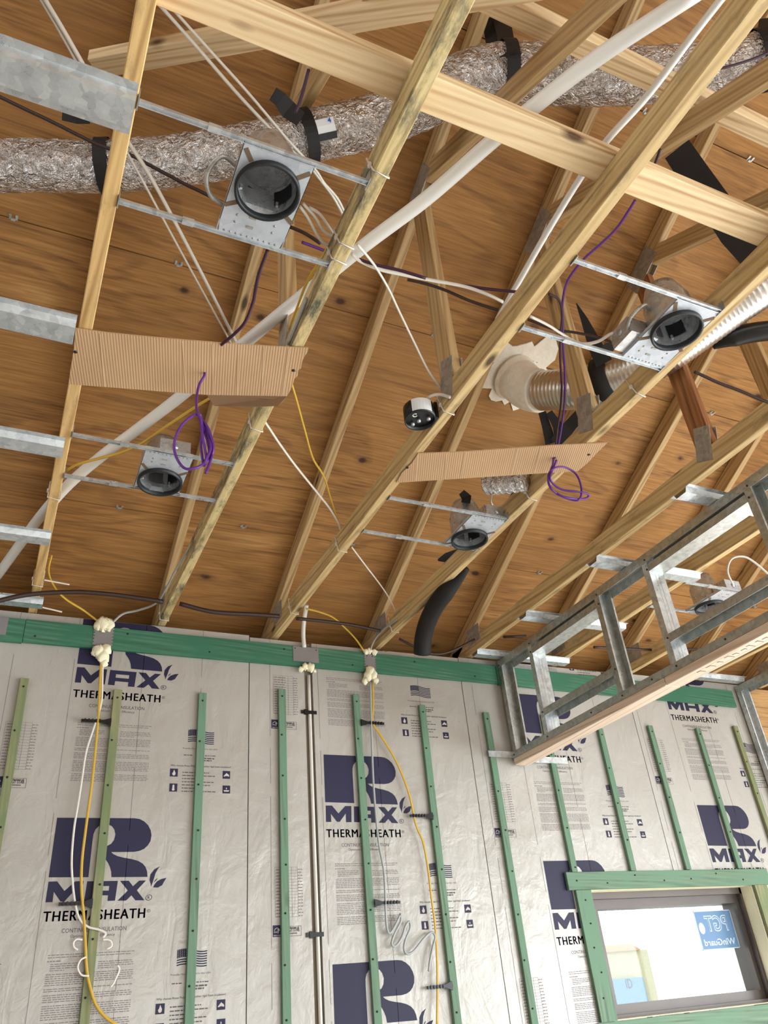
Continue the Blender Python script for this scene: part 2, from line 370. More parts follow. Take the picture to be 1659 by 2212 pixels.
# window opening in the block wall
ox0, ox1, oz0, oz1 = 2.952, 4.145, -.098, .492
wallb = MB()
for a, b in (((XL, 3.79, -EYE), (ox0, 3.99, 1.755)), ((ox1, 3.79, -EYE), (4.9, 3.99, 1.755)), ((6.0, 3.79, -EYE), (XR, 3.99, 1.755)), ((4.9, 3.79, .5), (6.0, 3.99, 1.755)), ((ox0, 3.79, -EYE), (ox1, 3.99, oz0)), ((ox0, 3.79, oz1), (ox1, 3.99, 1.755))): wallb.box(a, b)
WALL = wallb.build('wall_back', BLOCK, None, kind='structure')
seams = [XL, -.14, 1.083, 2.345, 3.575, 4.6, XR]
slot0, slot1 = wl((656, 1500)).x, wl((684, 2000)).x         # chase cut through the foam of the second board
boards = []
for i in range(len(seams) - 1):
    a, b = seams[i] + .0022, seams[i + 1] - .0022; mb = MB(); top = 1.757 + .006 * math.sin(i * 2.1)
    if i == 5:
        zj = [-EYE, -1.1, -.7, -.3, .1, .5, .9, 1.2, 1.48, 1.62, 1.757]
        for z0, z1 in zip(zj, zj[1:]):
            if z1 <= .5 + 1e-6:
                for q0, q1 in ((a, 4.9), (6.0, b)): mb = MB(); mb.box((q0, WY + .02, z0 + .002), (q1, 3.788, z1 - .002)); mb.build('plywood_strip', PLYW, WALL)
            else: mb = MB(); mb.box((a, WY + .02 + .004 * (zj.index(z0) % 2), z0 + .002), (b, 3.788, z1 - .002)); mb.build('plywood_strip', PLYW, WALL)
        continue
    segs = [(a, b)] if i != 2 else [(a, 1.382), (1.428, b)]
    for s0, s1 in segs:
        if i in (3, 4):
            wx0, wx1 = max(s0, ox0), min(s1, ox1)
            if i == 3: mb.box((s0, WY, -EYE), (wx0, 3.79, top)); mb.box((wx0, WY, -EYE), (wx1, 3.79, oz0)); mb.box((wx0, WY, oz1), (wx1, 3.79, top))
            else: mb.box((wx1, WY, -EYE), (s1, 3.79, top)); mb.box((wx0, WY, -EYE), (wx1, 3.79, oz0)); mb.box((wx0, WY, oz1), (wx1, 3.79, top))
        else: mb.box((s0, WY, -EYE), (s1, 3.79, top))
    boards.append((mb.build('insulation_board', FOIL, WALL, org=V(0, WY, 0)), top))
# left and right enclosing walls, front head wall over the opening
lw = MB(); lw.box((XL - .15, -5.6, -EYE), (XL, 3.99, 2.0)); lw.build('wall_left', BLOCK, None, kind='structure')
rw = MB(); rw.box((XR, 2.3, -EYE), (XR + .12, 3.99, 1.9)); RW = rw.build('wall_right', BLOCK, None, kind='structure')
for k in range(7):
    z0 = -EYE + k * .5; p = MB(); p.box((XR - .014, 2.32, z0 + .002), (XR - .001, 3.74, min(z0 + .498, 1.9))); p.build('plywood_strip', PLYW, RW)
fw_ = MB(); fw_.box((XL, -5.75, -EYE), (-.7, -5.6, 1.755)); fw_.box((-.7, -5.75, 1.1), (XR, -5.6, 1.755)); fw_.build('wall_front', BLOCK, None, kind='structure')

# roof deck: felt + plywood sheets + panel clips
RIDGE = -.93; zr = zdeck(RIDGE)
ce = MB(); X0, X1 = -3.2, 7.4
def slab(y0, y1, off0, off1, xa, xb, side=1):
    m_ = MB()
    Y = (lambda y: y) if side == 1 else (lambda y: 2 * RIDGE - y)
    vs = []
    for x in (xa, xb):
        for (y, o_) in ((y0, off0), (y1, off0), (y1, off1), (y0, off1)): vs.append(V(x, Y(y), zdeck(y) + o_))
    return vs, [(0, 1, 2, 3), (7, 6, 5, 4), (0, 4, 5, 1), (1, 5, 6, 2), (2, 6, 7, 3), (3, 7, 4, 0)]
ce.add(*slab(RIDGE, 4.5, .02, .06, X0, X1)); ce.add(*slab(RIDGE, 4.5, .02, .06, X0, X1, -1))
ce.box((X0, 4.42, 1.25), (X1, 4.5, 1.7)); ce.box((X0, 3.99, 1.25), (X1, 4.5, 1.27))
CEIL = ce.build('ceiling', FELT, None, kind='structure')
rows = [RIDGE, .135, 1.207, 2.28, 3.353, 4.42]
for r_i in range(5):
    y0, y1 = rows[r_i] + .0022, rows[r_i + 1] - .0022; x = .021 - .605 * (7 if r_i % 2 else 5) + .0015
    while x < X1:
        xa, xb = max(x, X0), min(x + 2.417, X1)
        if xb - xa > .1:
            s_ = MB(); s_.add(*slab(y0, y1, 0, .0135, xa, xb)); s_.build('plywood_sheet', PLY, CEIL)
        x += 2.42
s_ = MB(); s_.add(*slab(RIDGE, 4.42, 0, .0135, X0, X1, -1)); s_.build('plywood_sheet', PLY, CEIL)
TR = [.04 + .605 * k for k in range(10)]                  # right face of each truss
for yy in rows[2:5]:
    for k in range(-1, 9):
        xc = TR[0] + .605 * k + .285 + .02 * math.sin(k * 3 + yy)
        if not (-.5 < xc < 4.6): continue
        m_ = MB(); z = zdeck(yy)
        m_.box((xc - .016, yy - .02, z - .001), (xc - .007, yy + .02, z + .001)); m_.box((xc + .007, yy - .02, z - .001), (xc + .016, yy + .02, z + .001)); m_.box((xc - .008, yy - .005, z - .006), (xc + .008, yy + .005, z))
        o = m_.build('panel_clip', GALV, CEIL)

# ================================================================== TRUSSES
tl = ['roof truss overhead at the left, its chord ends the steel channels',
      'roof truss with the mould-stained chord between both cardboard strips',
      'roof truss carrying the black round box on its chord',
      'roof truss whose chord passes the lit can beside the ribbed duct',
      'roof truss with a reddish web just left of the steel bulkhead',
      'first roof truss seen behind the steel bulkhead',
      'second roof truss seen behind the steel bulkhead',
      'roof truss over the right end of the green top board',
      'roof truss right above the steel partition on the right',
      'last roof truss beyond the steel partition on the right']
cm = [CHORDO, CHORD, CHORDC, CHORDC, CHORDC, CHORDC, CHORDC, CHORDC, CHORDC, CHORDC]
for k, xr in enumerate(TR):
    xc = xr - .019; t = .038
    T = thing('roof_truss', V(xc, WY, CH), tl[k], 'truss')
    board('bottom_chord', (xc, 3.93, CH + .0445), (xc, -5.55, CH + .0445), (0, 0, 1), .089, t, cm[k], T)
    nrm = V(0, SL, 1).normalized(); half = .0445 * math.sqrt(1 + SL * SL)
    zt = lambda y: zdeck(y) - half - .003
    board('top_chord', (xc, 4.38, zt(4.38)), (xc, RIDGE + .01, zt(RIDGE + .01)), (0, 0, 1), .088, t, PINE2, T)
    board('top_chord', (xc, 2 * RIDGE - 4.38, zt(4.38)), (xc, RIDGE - .01, zt(RIDGE - .01)), (0, 0, 1), .088, t, PINE2, T)
    wm = REDW if k == 4 else PINE2
    if k != 0: board('web', (xc, 1.745, CH + .091), (xc, 1.745, zt(1.745) - .05), (0, 1, 0), .089, t - .002, wm, T)
    P0, P1 = V(xc, 1.64, 2.945), V(xc, -.2, 1.93)
    board('web', P0, P1, (0, 0, 1), .089, t - .002, PINE2, T)
    board('web', (xc, 2 * RIDGE - 1.745, CH + .091), (xc, 2 * RIDGE - 1.745, zt(1.745) - .05), (0, 1, 0), .089, t - .002, PINE2, T)
    if k > 0:
        for sx in (-1, 1):
            p = MB(); x_ = xc + sx * .0195; q = V(x_, 1.745, CH + .07)
            p.obox(q + V(0, 0, .045), V(.0012, 0, 0), V(0, .038, .018), V(0, -.02, .075)); p.build('nail_plate', NAILP, T)
            p = MB(); q = V(x_, 1.72, 2.93); p.obox(q, V(.0012, 0, 0), V(0, -.09, .046), V(0, .02, .05)); p.build('nail_plate', NAILP, T)
    p = MB(); p.obox(V(xc - .0195, 3.66, 1.87), V(.0012, 0, 0), V(0, .07, 0), V(0, 0, .05)); p.build('nail_plate', NAILP, T)

# long lateral and diagonal braces
board('brace_board', (-.6, .853, CH + .089 + .0195), (5.6, .845, CH + .089 + .0195), (0, 1, 0), .089, .038, PINE, None,
      'new pale 2x4 brace laid across the tops of the truss chords', 'lumber')
pl = lambda p, off: (lambda d: d * ((2.35 - .57 * .62 + off) / (d.z - .57 * d.y)))(ray(*p))
n2 = V(0, -.57, 1).normalized()
a, b = pl((206, 128), -.0), pl((975, -18), -.0)
dd = (b - a).normalized(); sd = dd.cross(n2)
board('brace_board', a - n2 * .02, a + dd * 1.6 - n2 * .02, sd, .1, .038, PINE, None, 'pale diagonal 2x4 brace with a free end near the top left channel', 'lumber', cut=(.35, 0))
a, b = pl((1040, -9), .105), pl((1600, 268), .105); a.z += 0; yb = (a.y + b.y) / 2
cz = 2.35 + .57 * (yb - .62) + .105
board('brace_board', V(.66, yb, cz + .02), V(4.6, yb, cz + .02), V(0, 1, .57), .089, .038, PINE, None, 'pale 2x4 brace crossing in front of the foil duct at the top right', 'lumber')

# ================================================================== GREEN FURRING ON THE WALL
FY = 3.7238
def nails(pts, parent, r=.0045, name='nail_heads'):
    mb = MB()
    for p in pts: mb.cyl(p + V(0, .001, 0), p + V(0, -.002, 0), r, 6)
    o = mb.build(name, BLK, parent, kind='stuff'); return o
strips = [(.037, 1.432, -1.58, TAN, 'leftmost furring strip, cracked and two-toned olive green', ),
          (.446, 1.409, -1.58, TAN, 'olive furring strip with yellow cable tied along it'),
          (.845, 1.422, -1.58, GREEN, 'green furring strip covering the left flag print'),
          (1.252, 1.474, -1.58, GREEN, 'green furring strip just left of the cable chase'),
          (1.666, 1.474, -1.58, GREEN, 'green furring strip down the middle big R print'),
          (2.060, 1.442, -1.58, GREEN, 'green furring strip beside the loose yellow cable'),
          (2.470, 1.427, -1.58, GREEN, 'green furring strip under the left end of the steel bulkhead'),
          (2.872, 1.44, .578, GREEN, 'short green furring strip at the left end of the window header'),
          (3.272, 1.377, .578, GREEN, 'short green furring strip over the middle left of the window'),
          (3.676, 1.417, .578, GREEN, 'short green furring strip above the window sticker'),
          (4.080, 1.421, .578, GREEN, 'short green furring strip across the right big R print'),
          (4.425, 1.456, -1.58, TAN, 'olive furring strip beside the steel partition')]
for x, zt_, zb, mt, lab in strips:
    o = board('furring_strip', V(x, WY - .0113, zb), V(x, WY - .0113, zt_), (1, 0, 0), .038, .0185, mt, None, lab, 'furring strip', bev=.0015)
    nails([V(x + .006 * math.sin(i * 5), FY, zt_ - .04 - .2 * i) for i in range(int((zt_ - zb - .05) / .2) + 1)], o)
def gboard(a, b, w, mt, lab, up=V(0, 0, 1)):
    o = board('furring_board', a, b, up, w, .0185, mt, None, lab, 'furring board', bev=.0015); return o
o = gboard(V(-2.5, WY - .0113, 1.661), V(-.002, WY - .0113, 1.661), .118, GREEN2, 'short end of green top board at the far left edge')
o = gboard(V(.0, WY - .0113, 1.664), V(2.585, WY - .0113, 1.664), .114, GREEN2, 'long dark green top board left of the steel bulkhead')
nails([V(.05 + .4 * i + .02 * math.sin(i * 7), FY, 1.664 + (.03 if i % 2 else -.025)) for i in range(7)], o)
o = gboard(V(2.588, WY - .0113, 1.66), V(4.5, WY - .0113, 1.648), .116, GREEN2, 'green top board seen through the steel bulkhead')
o = gboard(V(2.81, WY - .0113, .534), V(4.29, WY - .0113, .529), .087, GREEN, 'green header board over the window')
nails([V(2.87 + .2 * i, FY, .534 + .02 * math.sin(i * 4)) for i in range(7)], o)
o = gboard(V(2.902, WY - .0113, .489), V(2.902, WY - .0113, -.098), .1, GREEN, 'green jamb board left of the window', V(1, 0, 0))
nails([V(2.902 + .02 * math.sin(i * 3), FY, .44 - .11 * i) for i in range(5)], o)
gboard(V(4.2, WY - .0113, .486), V(4.2, WY - .0113, -.098), .1, TAN, 'olive jamb board right of the window', V(1, 0, 0))
gboard(V(2.83, WY - .0113, -.144), V(4.29, WY - .0113, -.144), .087, GREEN, 'green sill board under the window')

# ================================================================== PRINTING ON THE FOAM
zm2 = lambda p: wl((680 + p[0] / 5.184, 1600 + p[1] / 5.184)); REF2 = zm2((98, 155))
zm1 = lambda p: wl((80 + p[0] / 5.184, 1740 + p[1] / 5.184)); REF1 = zm1((225, 137))
zm5 = lambda p: wl((800 + p[0] / 3.95, 1180 + p[1] / 3.95)); zm4 = lambda p: wl((540 + p[0] / 5.184, 1420 + p[1] / 5.184))
def L(fn, ref, pts): return [((fn(p) - ref).x, (fn(p) - ref).z) for p in pts]
Rp = [(225, 137), (1090, 143), (1150, 152), (1200, 178), (1245, 222), (1273, 278), (1282, 335), (1270, 400), (1240, 448), (1200, 485), (1150, 508), (1085, 520), (830, 522), (855, 545), (900, 567), (970, 585), (1060, 600), (1130, 620), (1180, 648), (1213, 685), (1232, 735), (1238, 800), (833, 803), (830, 740), (815, 685), (793, 640), (765, 600), (762, 520), (780, 455), (830, 430), (862, 388), (878, 325), (866, 270), (838, 232), (795, 213), (745, 212), (695, 228), (655, 268), (633, 320), (622, 390), (575, 803), (130, 805)]
logo = MB(); PY = -.0006
def shape(fn, ref, polys, mb, y=PY):
    vs, fs = flat2d([L(fn, ref, P) for P in polys]); mb.add([V(a, y, b) for a, b in vs], fs)
shape(zm1, REF1, [Rp], logo)
shape(zm2, REF2, [[(122, 727), (192, 727), (265, 815), (340, 732), (408, 732), (412, 912), (350, 912), (346, 815), (280, 908), (248, 908), (180, 820), (184, 910), (126, 910)]], logo)
shape(zm2, REF2, [[(438, 736), (690, 742), (694, 918), (632, 918), (630, 868), (503, 864), (504, 914), (441, 912)], [(500, 782), (626, 785), (628, 826), (502, 823)]], logo)
shape(zm2, REF2, [[(708, 742), (780, 744), (822, 795), (866, 746), (922, 747), (860, 832), (936, 924), (862, 922), (822, 876), (784, 921), (714, 919), (786, 832)]], logo)
shape(zm2, REF2, [[(1018, 625), (975, 650), (950, 695), (950, 745), (968, 785), (972, 808), (978, 775), (985, 735), (990, 690), (1003, 650)], [(990, 812), (1030, 815), (1062, 795), (1075, 760), (1088, 730), (1050, 738), (1015, 758), (998, 785)], [(988, 772), (1012, 742), (1015, 728), (998, 745)]], logo)
def ringp(cx, cy, r, n=14): return [(cx + r * math.cos(2 * math.pi * i / n), cy + r * math.sin(2 * math.pi * i / n)) for i in range(n)]
shape(zm2, REF2, [ringp(969, 902, 27), ringp(969, 902, 22)], logo); shape(zm2, REF2, [ringp(986, 1020, 15), ringp(986, 1020, 12)], logo)
def txt(mb, fn, ref, s, p0, p1, h, bold=0.0, y=PY, sp=1.0):
    a = fn(p0) - ref; b = fn(p1) - ref; put(mb, text2d(s, abs(b.x - a.x), h, bold, False, sp), a.x, a.z, y)
txt(logo, zm2, REF2, 'R', (960, 915), (980, 915), .0115, .01); txt(logo, zm2, REF2, 'R', (981, 1027), (992, 1027), .006)
txt(logo, zm2, REF2, 'THERMASHEATH', (132, 1082), (962, 1082), .0365, 0, sp=1.16)
for ddx in (-.5, 0, .5, .9): txt(logo, zm2, REF2, 'THERMASHEATH', (132 + 4 * ddx, 1082), (962 + 4 * ddx, 1082), .0365, 0, sp=1.16)
for ddz in (-.35, .35): txt(logo, zm2, REF2, 'THERMASHEATH', (133, 1082 + 4 * ddz), (963, 1082 + 4 * ddz), .0365, 0, sp=1.16)
LW = [V(0, 0, 0)]
small = MB()
txt(small, zm2, REF2, 'CONTINUOUS INSULATION', (302, 1188), (828, 1190), .0155, .0, sp=1.05)
txt(small, zm2, REF2, 'Optimum Energy Efficiency', (380, 1240), (742, 1242), .0135, .0)
# paragraphs: too small to read in the photograph, set as rows of word-length marks
rn = random.Random(3)
def para(mb, x0, x1, z, lh, rowsn, thick=.0030, last=.5):
    for i in range(rowsn):
        x = x0; end = x1 if i < rowsn - 1 else x0 + (x1 - x0) * last
        while x < end - .004:
            w = min(rn.uniform(.005, .022), end - x)
            mb.add([V(x, PY, z), V(x + w, PY, z), V(x + w, PY, z + thick), V(x, PY, z + thick)], [(0, 1, 2, 3)]); x += w + .0032
        z -= lh
    return z
par = MB(); p_a = zm2((225, 1385)) - REF2; p_b = zm2((885, 1385)) - REF2; x0, x1, z = p_a.x, p_b.x + .02, p_a.z
z = para(par, x0, x1, z, .0085, 2, last=.97) - .005; para(par, x0, x0 + .05, z, .011, 1, .0042, 1)
z -= .0095; zz = z; z = para(par, x0 + .012, x0 + .12, z, .0072, 4); para(par, x0 + .19, x1, zz, .0072, 4)
z -= .006
for nrow in (6, 2, 4, 7, 5): z = para(par, x0, x1, z, .0072, nrow) - .006
# property table
tb0 = zm4((258, 200)) - REF2; tb1 = zm4((490, 645)) - REF2
for i in range(17):
    zz = tb0.z + (tb1.z - tb0.z) * i / 16; par.add([V(tb0.x, PY, zz), V(tb1.x, PY, zz), V(tb1.x, PY, zz + .0012), V(tb0.x, PY, zz + .0012)], [(0, 1, 2, 3)])
    if i < 16: para(par, tb0.x + .006, tb0.x + .075, zz - .011, .01, 1, .004, .9); para(par, tb0.x + .11, tb0.x + .135, zz - .011, .01, 1, .004, .9)
for fx in (0, .46, .74, 1):
    xx = tb0.x + (tb1.x - tb0.x) * fx; par.add([V(xx, PY, tb0.z), V(xx + .0012, PY, tb0.z), V(xx + .0012, PY, tb1.z), V(xx, PY, tb1.z)], [(0, 1, 2, 3)])
# flag, captions, pictograms
flag = MB(); f0 = zm5((338, 1192)) - REF2; f1 = zm5((518, 1303)) - REF2; fw2 = f1.x - f0.x; fh = .058
wv = lambda u: .006 * math.sin(u * 5.2 + .3)
def fstrip(u0, u1, v0, v1, mi=0, y=PY):
    n = 8; vs = []
    for i in range(n + 1):
        u = u0 + (u1 - u0) * i / n
        for v_ in (v0, v1): vs.append(V(f0.x + u * fw2, y, f0.z - v_ * fh + wv(u)))
    flag.m = mi; flag.add(vs, [(2 * i, 2 * i + 2, 2 * i + 3, 2 * i + 1) for i in range(n)]); flag.m = 0
fstrip(0, .42, 0, .53)
for i in range(7):
    v0 = i * 2 / 13; fstrip(.42 if v0 < .53 else 0, 1, v0, v0 + 1 / 13)
for i in range(5):
    for j in range(6):
        u = .03 + j * .065; fstrip(u, u + .02, .05 + i * .1, .08 + i * .1, 1, PY * 2)
cap = MB()
cz0 = zm5((322, 1315)) - REF2
txt(cap, zm5, REF2, 'Proudly Manufactured in the USA', (322, 1325), (545, 1325), .0085)
txt(cap, zm5, REF2, 'Why choose Rmax Polyiso over other rigid foam insulation?', (262, 1445), (650, 1466), .0105, .008)
cw = zm5((335, 1368)) - REF2; para(cap, cw.x, cw.x + .04, cw.z, .01, 1, .004, 1); para(cap, cw.x + .1, cw.x + .15, cw.z, .01, 1, .004, 1)
para(cap, cw.x + .06, cw.x + .15, cw.z - .014, .01, 2, .006, .8)
bl = zm5((345, 1490)) - REF2
for i in range(7): para(cap, bl.x, bl.x + .13 + .03 * math.sin(i * 2.3), bl.z - i * .0142, .01, 1, .0042, 1)
ic = [((262, 1458), 0), ((274, 1562), 1), ((602, 1485), 2), ((617, 1587), 3)]; isz = .036
for p, kind in ic:
    q = zm5(p) - REF2; qx, qz = q.x, q.z
    flag.m = 0; flag.add([V(qx, PY, qz), V(qx + isz, PY, qz), V(qx + isz, PY, qz - isz), V(qx, PY, qz - isz)], [(0, 1, 2, 3)])
    S_ = {0: [[(.5, .12), (.62, .35), (.72, .55), (.68, .78), (.5, .88), (.34, .8), (.28, .6), (.4, .45)]],
          1: [[(.42, .15), (.58, .15), (.62, .3), (.62, .6), (.68, .75), (.6, .88), (.4, .88), (.32, .75), (.38, .6), (.38, .3)]],
          2: [[(.12, .68), (.3, .48), (.42, .36), (.52, .26), (.66, .38), (.78, .44), (.88, .62), (.84, .72), (.5, .64), (.2, .74)]],
          3: [[(.12, .6), (.88, .6), (.78, .78), (.22, .78)], [(.5, .22), (.58, .42), (.5, .52), (.42, .42)]]}[kind]
    flag.m = 1
    for P in S_:
        vs, fs = flat2d([[(qx + a * isz, qz - b * isz) for a, b in P]]); flag.add([V(a, PY * 2, b) for a, b in vs], fs)
    flag.m = 0
# efficiency label
e0 = zm4((238, 695)) - REF2; e1 = zm4((322, 800)) - REF2; e2 = zm4((520, 812)) - REF2
est = MB(); ex0, ex1, ez0, ez1 = e0.x, e1.x, e0.z, e1.z
est.add([V(ex0, PY, ez0), V(ex1, PY, ez0), V(ex1, PY, ez1), V(ex0, PY, ez1)], [(0, 1, 2, 3)])
ew, eh = ex1 - ex0, ez0 - ez1
est.m = 1; arc = [(ex0 + ew * (.5 + .36 * math.cos(a)), ez1 + eh * (.42 + .36 * math.sin(a))) for a in [i * .32 for i in range(1, 10)]]
arc2 = [(ex0 + ew * (.5 + .31 * math.cos(a)), ez1 + eh * (.42 + .31 * math.sin(a))) for a in [i * .32 for i in range(9, 0, -1)]]
vs, fs = flat2d([arc + arc2]); est.add([V(a, PY * 2, b) for a, b in vs], fs)
st = [(ex0 + ew * (.66 + (.17 if i % 2 == 0 else .07) * math.cos(math.pi / 2 + i * math.pi / 5)), ez1 + eh * (.58 + (.15 if i % 2 == 0 else .06) * math.sin(math.pi / 2 + i * math.pi / 5))) for i in range(10)]
vs, fs = flat2d([st]); est.add([V(a, PY * 2, b) for a, b in vs], fs)
put(est, text2d('energy', ew * .6, eh * .16, .01), ex0 + ew * .14, ez1 + eh * .3, PY * 2)
put(est, text2d('ENERGY STAR', ew * .8, eh * .1, .02), ex0 + ew * .1, ez1 + eh * .07, PY * 2)
est.m = 2
bxw = e2.x - ex1
for (a, b, c, d) in ((ex1, ez0 - .006, e2.x, ez0 - .0075), (ex1, ez1, e2.x, ez1 + .0015), (e2.x - .0015, ez0 - .006, e2.x, ez1)): est.add([V(a, PY, b), V(c, PY, b), V(c, PY, d), V(a, PY, d)], [(0, 1, 2, 3)])
put(est, text2d('Proud Partner of', bxw * .8, .011, .02), ex1 + bxw * .08, ez1 + eh * .62, PY); put(est, text2d('ENERGY STAR', bxw * .84, .016, .04), ex1 + bxw * .08, ez1 + eh * .38, PY)
zt2 = ez1 + eh * .2; est.add([V(ex1 + .01, PY, zt2), V(e2.x - .02, PY, zt2), V(e2.x - .02, PY, zt2 + .004), V(ex1 + .01, PY, zt2 + .004)], [(0, 1, 2, 3)])
# stud marks
dash = MB()
for xx in (-.016, .30, .585, -.28):
    zz = .45
    for i in range(3):
        ln = .17 + .1 * ((i * 7 + int(xx * 100)) % 3); dash.add([V(xx, PY, zz), V(xx + .002, PY, zz), V(xx + .002, PY, zz - ln), V(xx, PY, zz - ln)], [(0, 1, 2, 3)]); zz -= ln + .06
KIND = {}
for nm, mb, mats in (('logo_print', logo, [INK]), ('tagline_print', small, [GREYD]), ('paragraph_print', par, [GREY]), ('emblem_print', flag, [INK, WINK]), ('caption_print', cap, [GREYD]), ('efficiency_label_print', est, [INK, WINK, GREYD]), ('stud_line_print', dash, [GREY])):
    KIND[nm] = mb.mesh(nm, mats, V(0, 0, 0))
def crop(me, zmax, zmin, x0, x1, holes=()):
    bm = bmesh.new(); bm.from_mesh(me)
    for co, no in (((0, 0, zmax), (0, 0, 1)), ((0, 0, zmin), (0, 0, -1)), ((x1, 0, 0), (1, 0, 0)), ((x0, 0, 0), (-1, 0, 0))):
        bmesh.ops.bisect_plane(bm, geom=bm.verts[:] + bm.edges[:] + bm.faces[:], plane_co=co, plane_no=no, clear_outer=True)
    for (hx0, hx1, hz0, hz1) in holes:
        for co, no in (((hx0, 0, 0), (1, 0, 0)), ((hx1, 0, 0), (1, 0, 0)), ((0, 0, hz0), (0, 0, 1)), ((0, 0, hz1), (0, 0, 1))):
            bmesh.ops.bisect_plane(bm, geom=bm.verts[:] + bm.edges[:] + bm.faces[:], plane_co=co, plane_no=no)
        dl = [f for f in bm.faces if hx0 < f.calc_center_median().x < hx1 and hz0 < f.calc_center_median().z < hz1]
        bmesh.ops.delete(bm, geom=dl, context='FACES')
    n = len(bm.faces); r = me.copy(); bm.to_mesh(r); bm.free(); return r if n else None
ref = {0: None, 1: wl((123.4, 1766.4)), 2: wl((698.9, 1629.9)), 3: wl((1173, 1860)), 4: wl((1505, 1739)), 5: None}
ref[0] = V(ref[1].x - 1.24, WY, ref[1].z + .31)
for i in (0, 1, 2, 3, 4):
    bo, top = boards[i]; s0, s1 = seams[i] + .004, seams[i + 1] - .004
    for k in range(-3, 3):
        ox, oz = ref[i].x, ref[i].z + k * .9255
        if oz < -1.0 or oz > 3.0: continue
        for nm, me in KIND.items():
            hs = [(slot0 - ox, slot1 + .0 - ox, -3, 3)] if i == 2 else []
            if i in (3, 4): hs.append((ox0 - ox, ox1 - ox, oz0 - oz, oz1 - oz))
            m2 = crop(me, top - oz, -EYE - oz, s0 - ox, s1 - ox, hs)
            if m2 is None: continue
            o = bpy.data.objects.new(nm, m2); link(o, bo, V(ox, WY, oz))

# ================================================================== CABLE CHASE AND CABLES ON THE WALL
ch = MB(); ch.box((1.382, 3.768, -EYE), (1.428, 3.789, 1.757)); ch.build('chase_backing', plain('grey_block_face', srgb(150, 138, 122), .9), WALL)
cable('chase_tube', [V(1.409, 3.752, 1.57), V(1.408, 3.752, .9), V(1.41, 3.752, 0), V(1.409, 3.752, -1.55)], .009, ROMX, 'pale grey tube running down inside the slot cut in the foam', 'conduit', squash=1)
for nm, p, lab in (('tube_strap', (668, 1539), 'black strap across the chase tube near its top'), ('tube_strap', (681, 2019), 'black strap across the chase tube low on the wall')):
    q = wl(p); m_ = MB(); m_.box((q.x - .045, WY - .004, q.z - .009), (q.x + .04, WY - .001, q.z + .009)); m_.box((q.x - .028, WY - .007, q.z - .014), (q.x - .012, WY - .001, q.z + .014)); m_.build(nm, BLK, None, lab, 'strap')
W2 = lambda pts, y=3.722: [py(p, y) for p in pts]
cable('yellow_cable', W2([(219, 1428), (216, 1470), (213, 1540), (208, 1600), (200, 1680), (192, 1740), (184, 1800), (177, 1860), (176, 1920), (181, 1980), (184, 2030), (187, 2090), (194, 2130), (207, 2170), (228, 2197), (252, 2214)], 3.714), .006, YEL, 'yellow cable hanging beside the olive strip at the left', squash=.6)
cable('white_cable', W2([(222, 1432), (221, 1480), (220, 1510), (212, 1545), (200, 1580), (186, 1625), (176, 1690), (168, 1740), (160, 1790), (155, 1850), (156, 1895), (162, 1950), (172, 1985), (190, 2002), (213, 2008), (228, 2016), (222, 2026)], 3.716), .0048, ROMX, 'white cable hanging down the left R print, its end curled', squash=.7)
for pts, lab in (([(168, 2052), (160, 2046), (159, 2036), (166, 2029), (178, 2030)], 'white cable tie loop curling out left of the olive strip'), ([(231, 2050), (241, 2044), (240, 2034), (233, 2030), (222, 2030)], 'white cable tie loop curling out right of the olive strip'),
                 ([(186, 2067), (174, 2074), (168, 2090), (176, 2106), (192, 2108)], 'larger white cable tie loop low on the olive strip'), ([(254, 2085), (258, 2094), (252, 2110), (245, 2125), (239, 2132)], 'short white cable tie tail right of the olive strip')):
    cable('cable_tie', W2(pts, 3.706), .0035, TIE, lab, 'cable tie', squash=.6)
cable('yellow_cable', W2([(805, 1475), (806, 1520), (805, 1560), (820, 1585), (848, 1630), (868, 1672), (885, 1720), (898, 1780), (914, 1820), (925, 1880), (932, 1940), (940, 2000), (944, 2070), (945, 2140), (944, 2214)], 3.716), .006, YEL, 'yellow cable swinging right across the wall beside the green strip', squash=.6)
cable('grey_cable', W2([(800, 1475), (801, 1530), (803, 1600), (806, 1680), (811, 1750), (818, 1820), (829, 1880), (832, 1930), (833, 1970), (836, 2005), (842, 2016), (853, 2000), (864, 1977), (864, 1976), (866, 1990), (852, 2018), (846, 2038), (854, 2044), (868, 2025), (876, 2000), (884, 1991), (886, 2005), (876, 2030), (873, 2050), (880, 2061), (895, 2053), (915, 2028), (932, 2014), (940, 2024), (935, 2045), (929, 2075), (926, 2098)], 3.716), .0055, GRYC, 'pale grey cable dropping down the middle R print into a squiggle', k=5)
for p, s, lab in (((240, 1560), -1, 'black cable stacker left of the olive strip near the tagline'), ((200, 1951), -1, 'black cable stacker over the lower left logo print'), ((780, 1561), 1, 'black cable stacker on the middle strip near its top'), ((935, 1763), -1, 'black cable stacker pointing left beside the leaf print'), ((809, 1951), 1, 'black cable stacker on the middle strip beside the squiggle'), ((977, 2129), -1, 'lowest black cable stacker, on the yellow cable strip')):
    q = py(p, 3.72); m_ = MB(); m_.box((min(q.x, q.x + s * .13), 3.712, q.z - .006), (max(q.x, q.x + s * .13), 3.724, q.z + .006))
    m_.prism([V(q.x, 3.716, q.z - .018), V(q.x, 3.716, q.z + .018), V(q.x + s * .04, 3.716, q.z + .006), V(q.x + s * .04, 3.716, q.z - .006)], (0, .008, 0))
    for i in range(5): m_.box((q.x + s * (.05 + .016 * i) - .003, 3.708, q.z - .008), (q.x + s * (.05 + .016 * i) + .003, 3.714, q.z + .008))
    m_.build('cable_stacker', BLK, None, lab, 'cable clip')
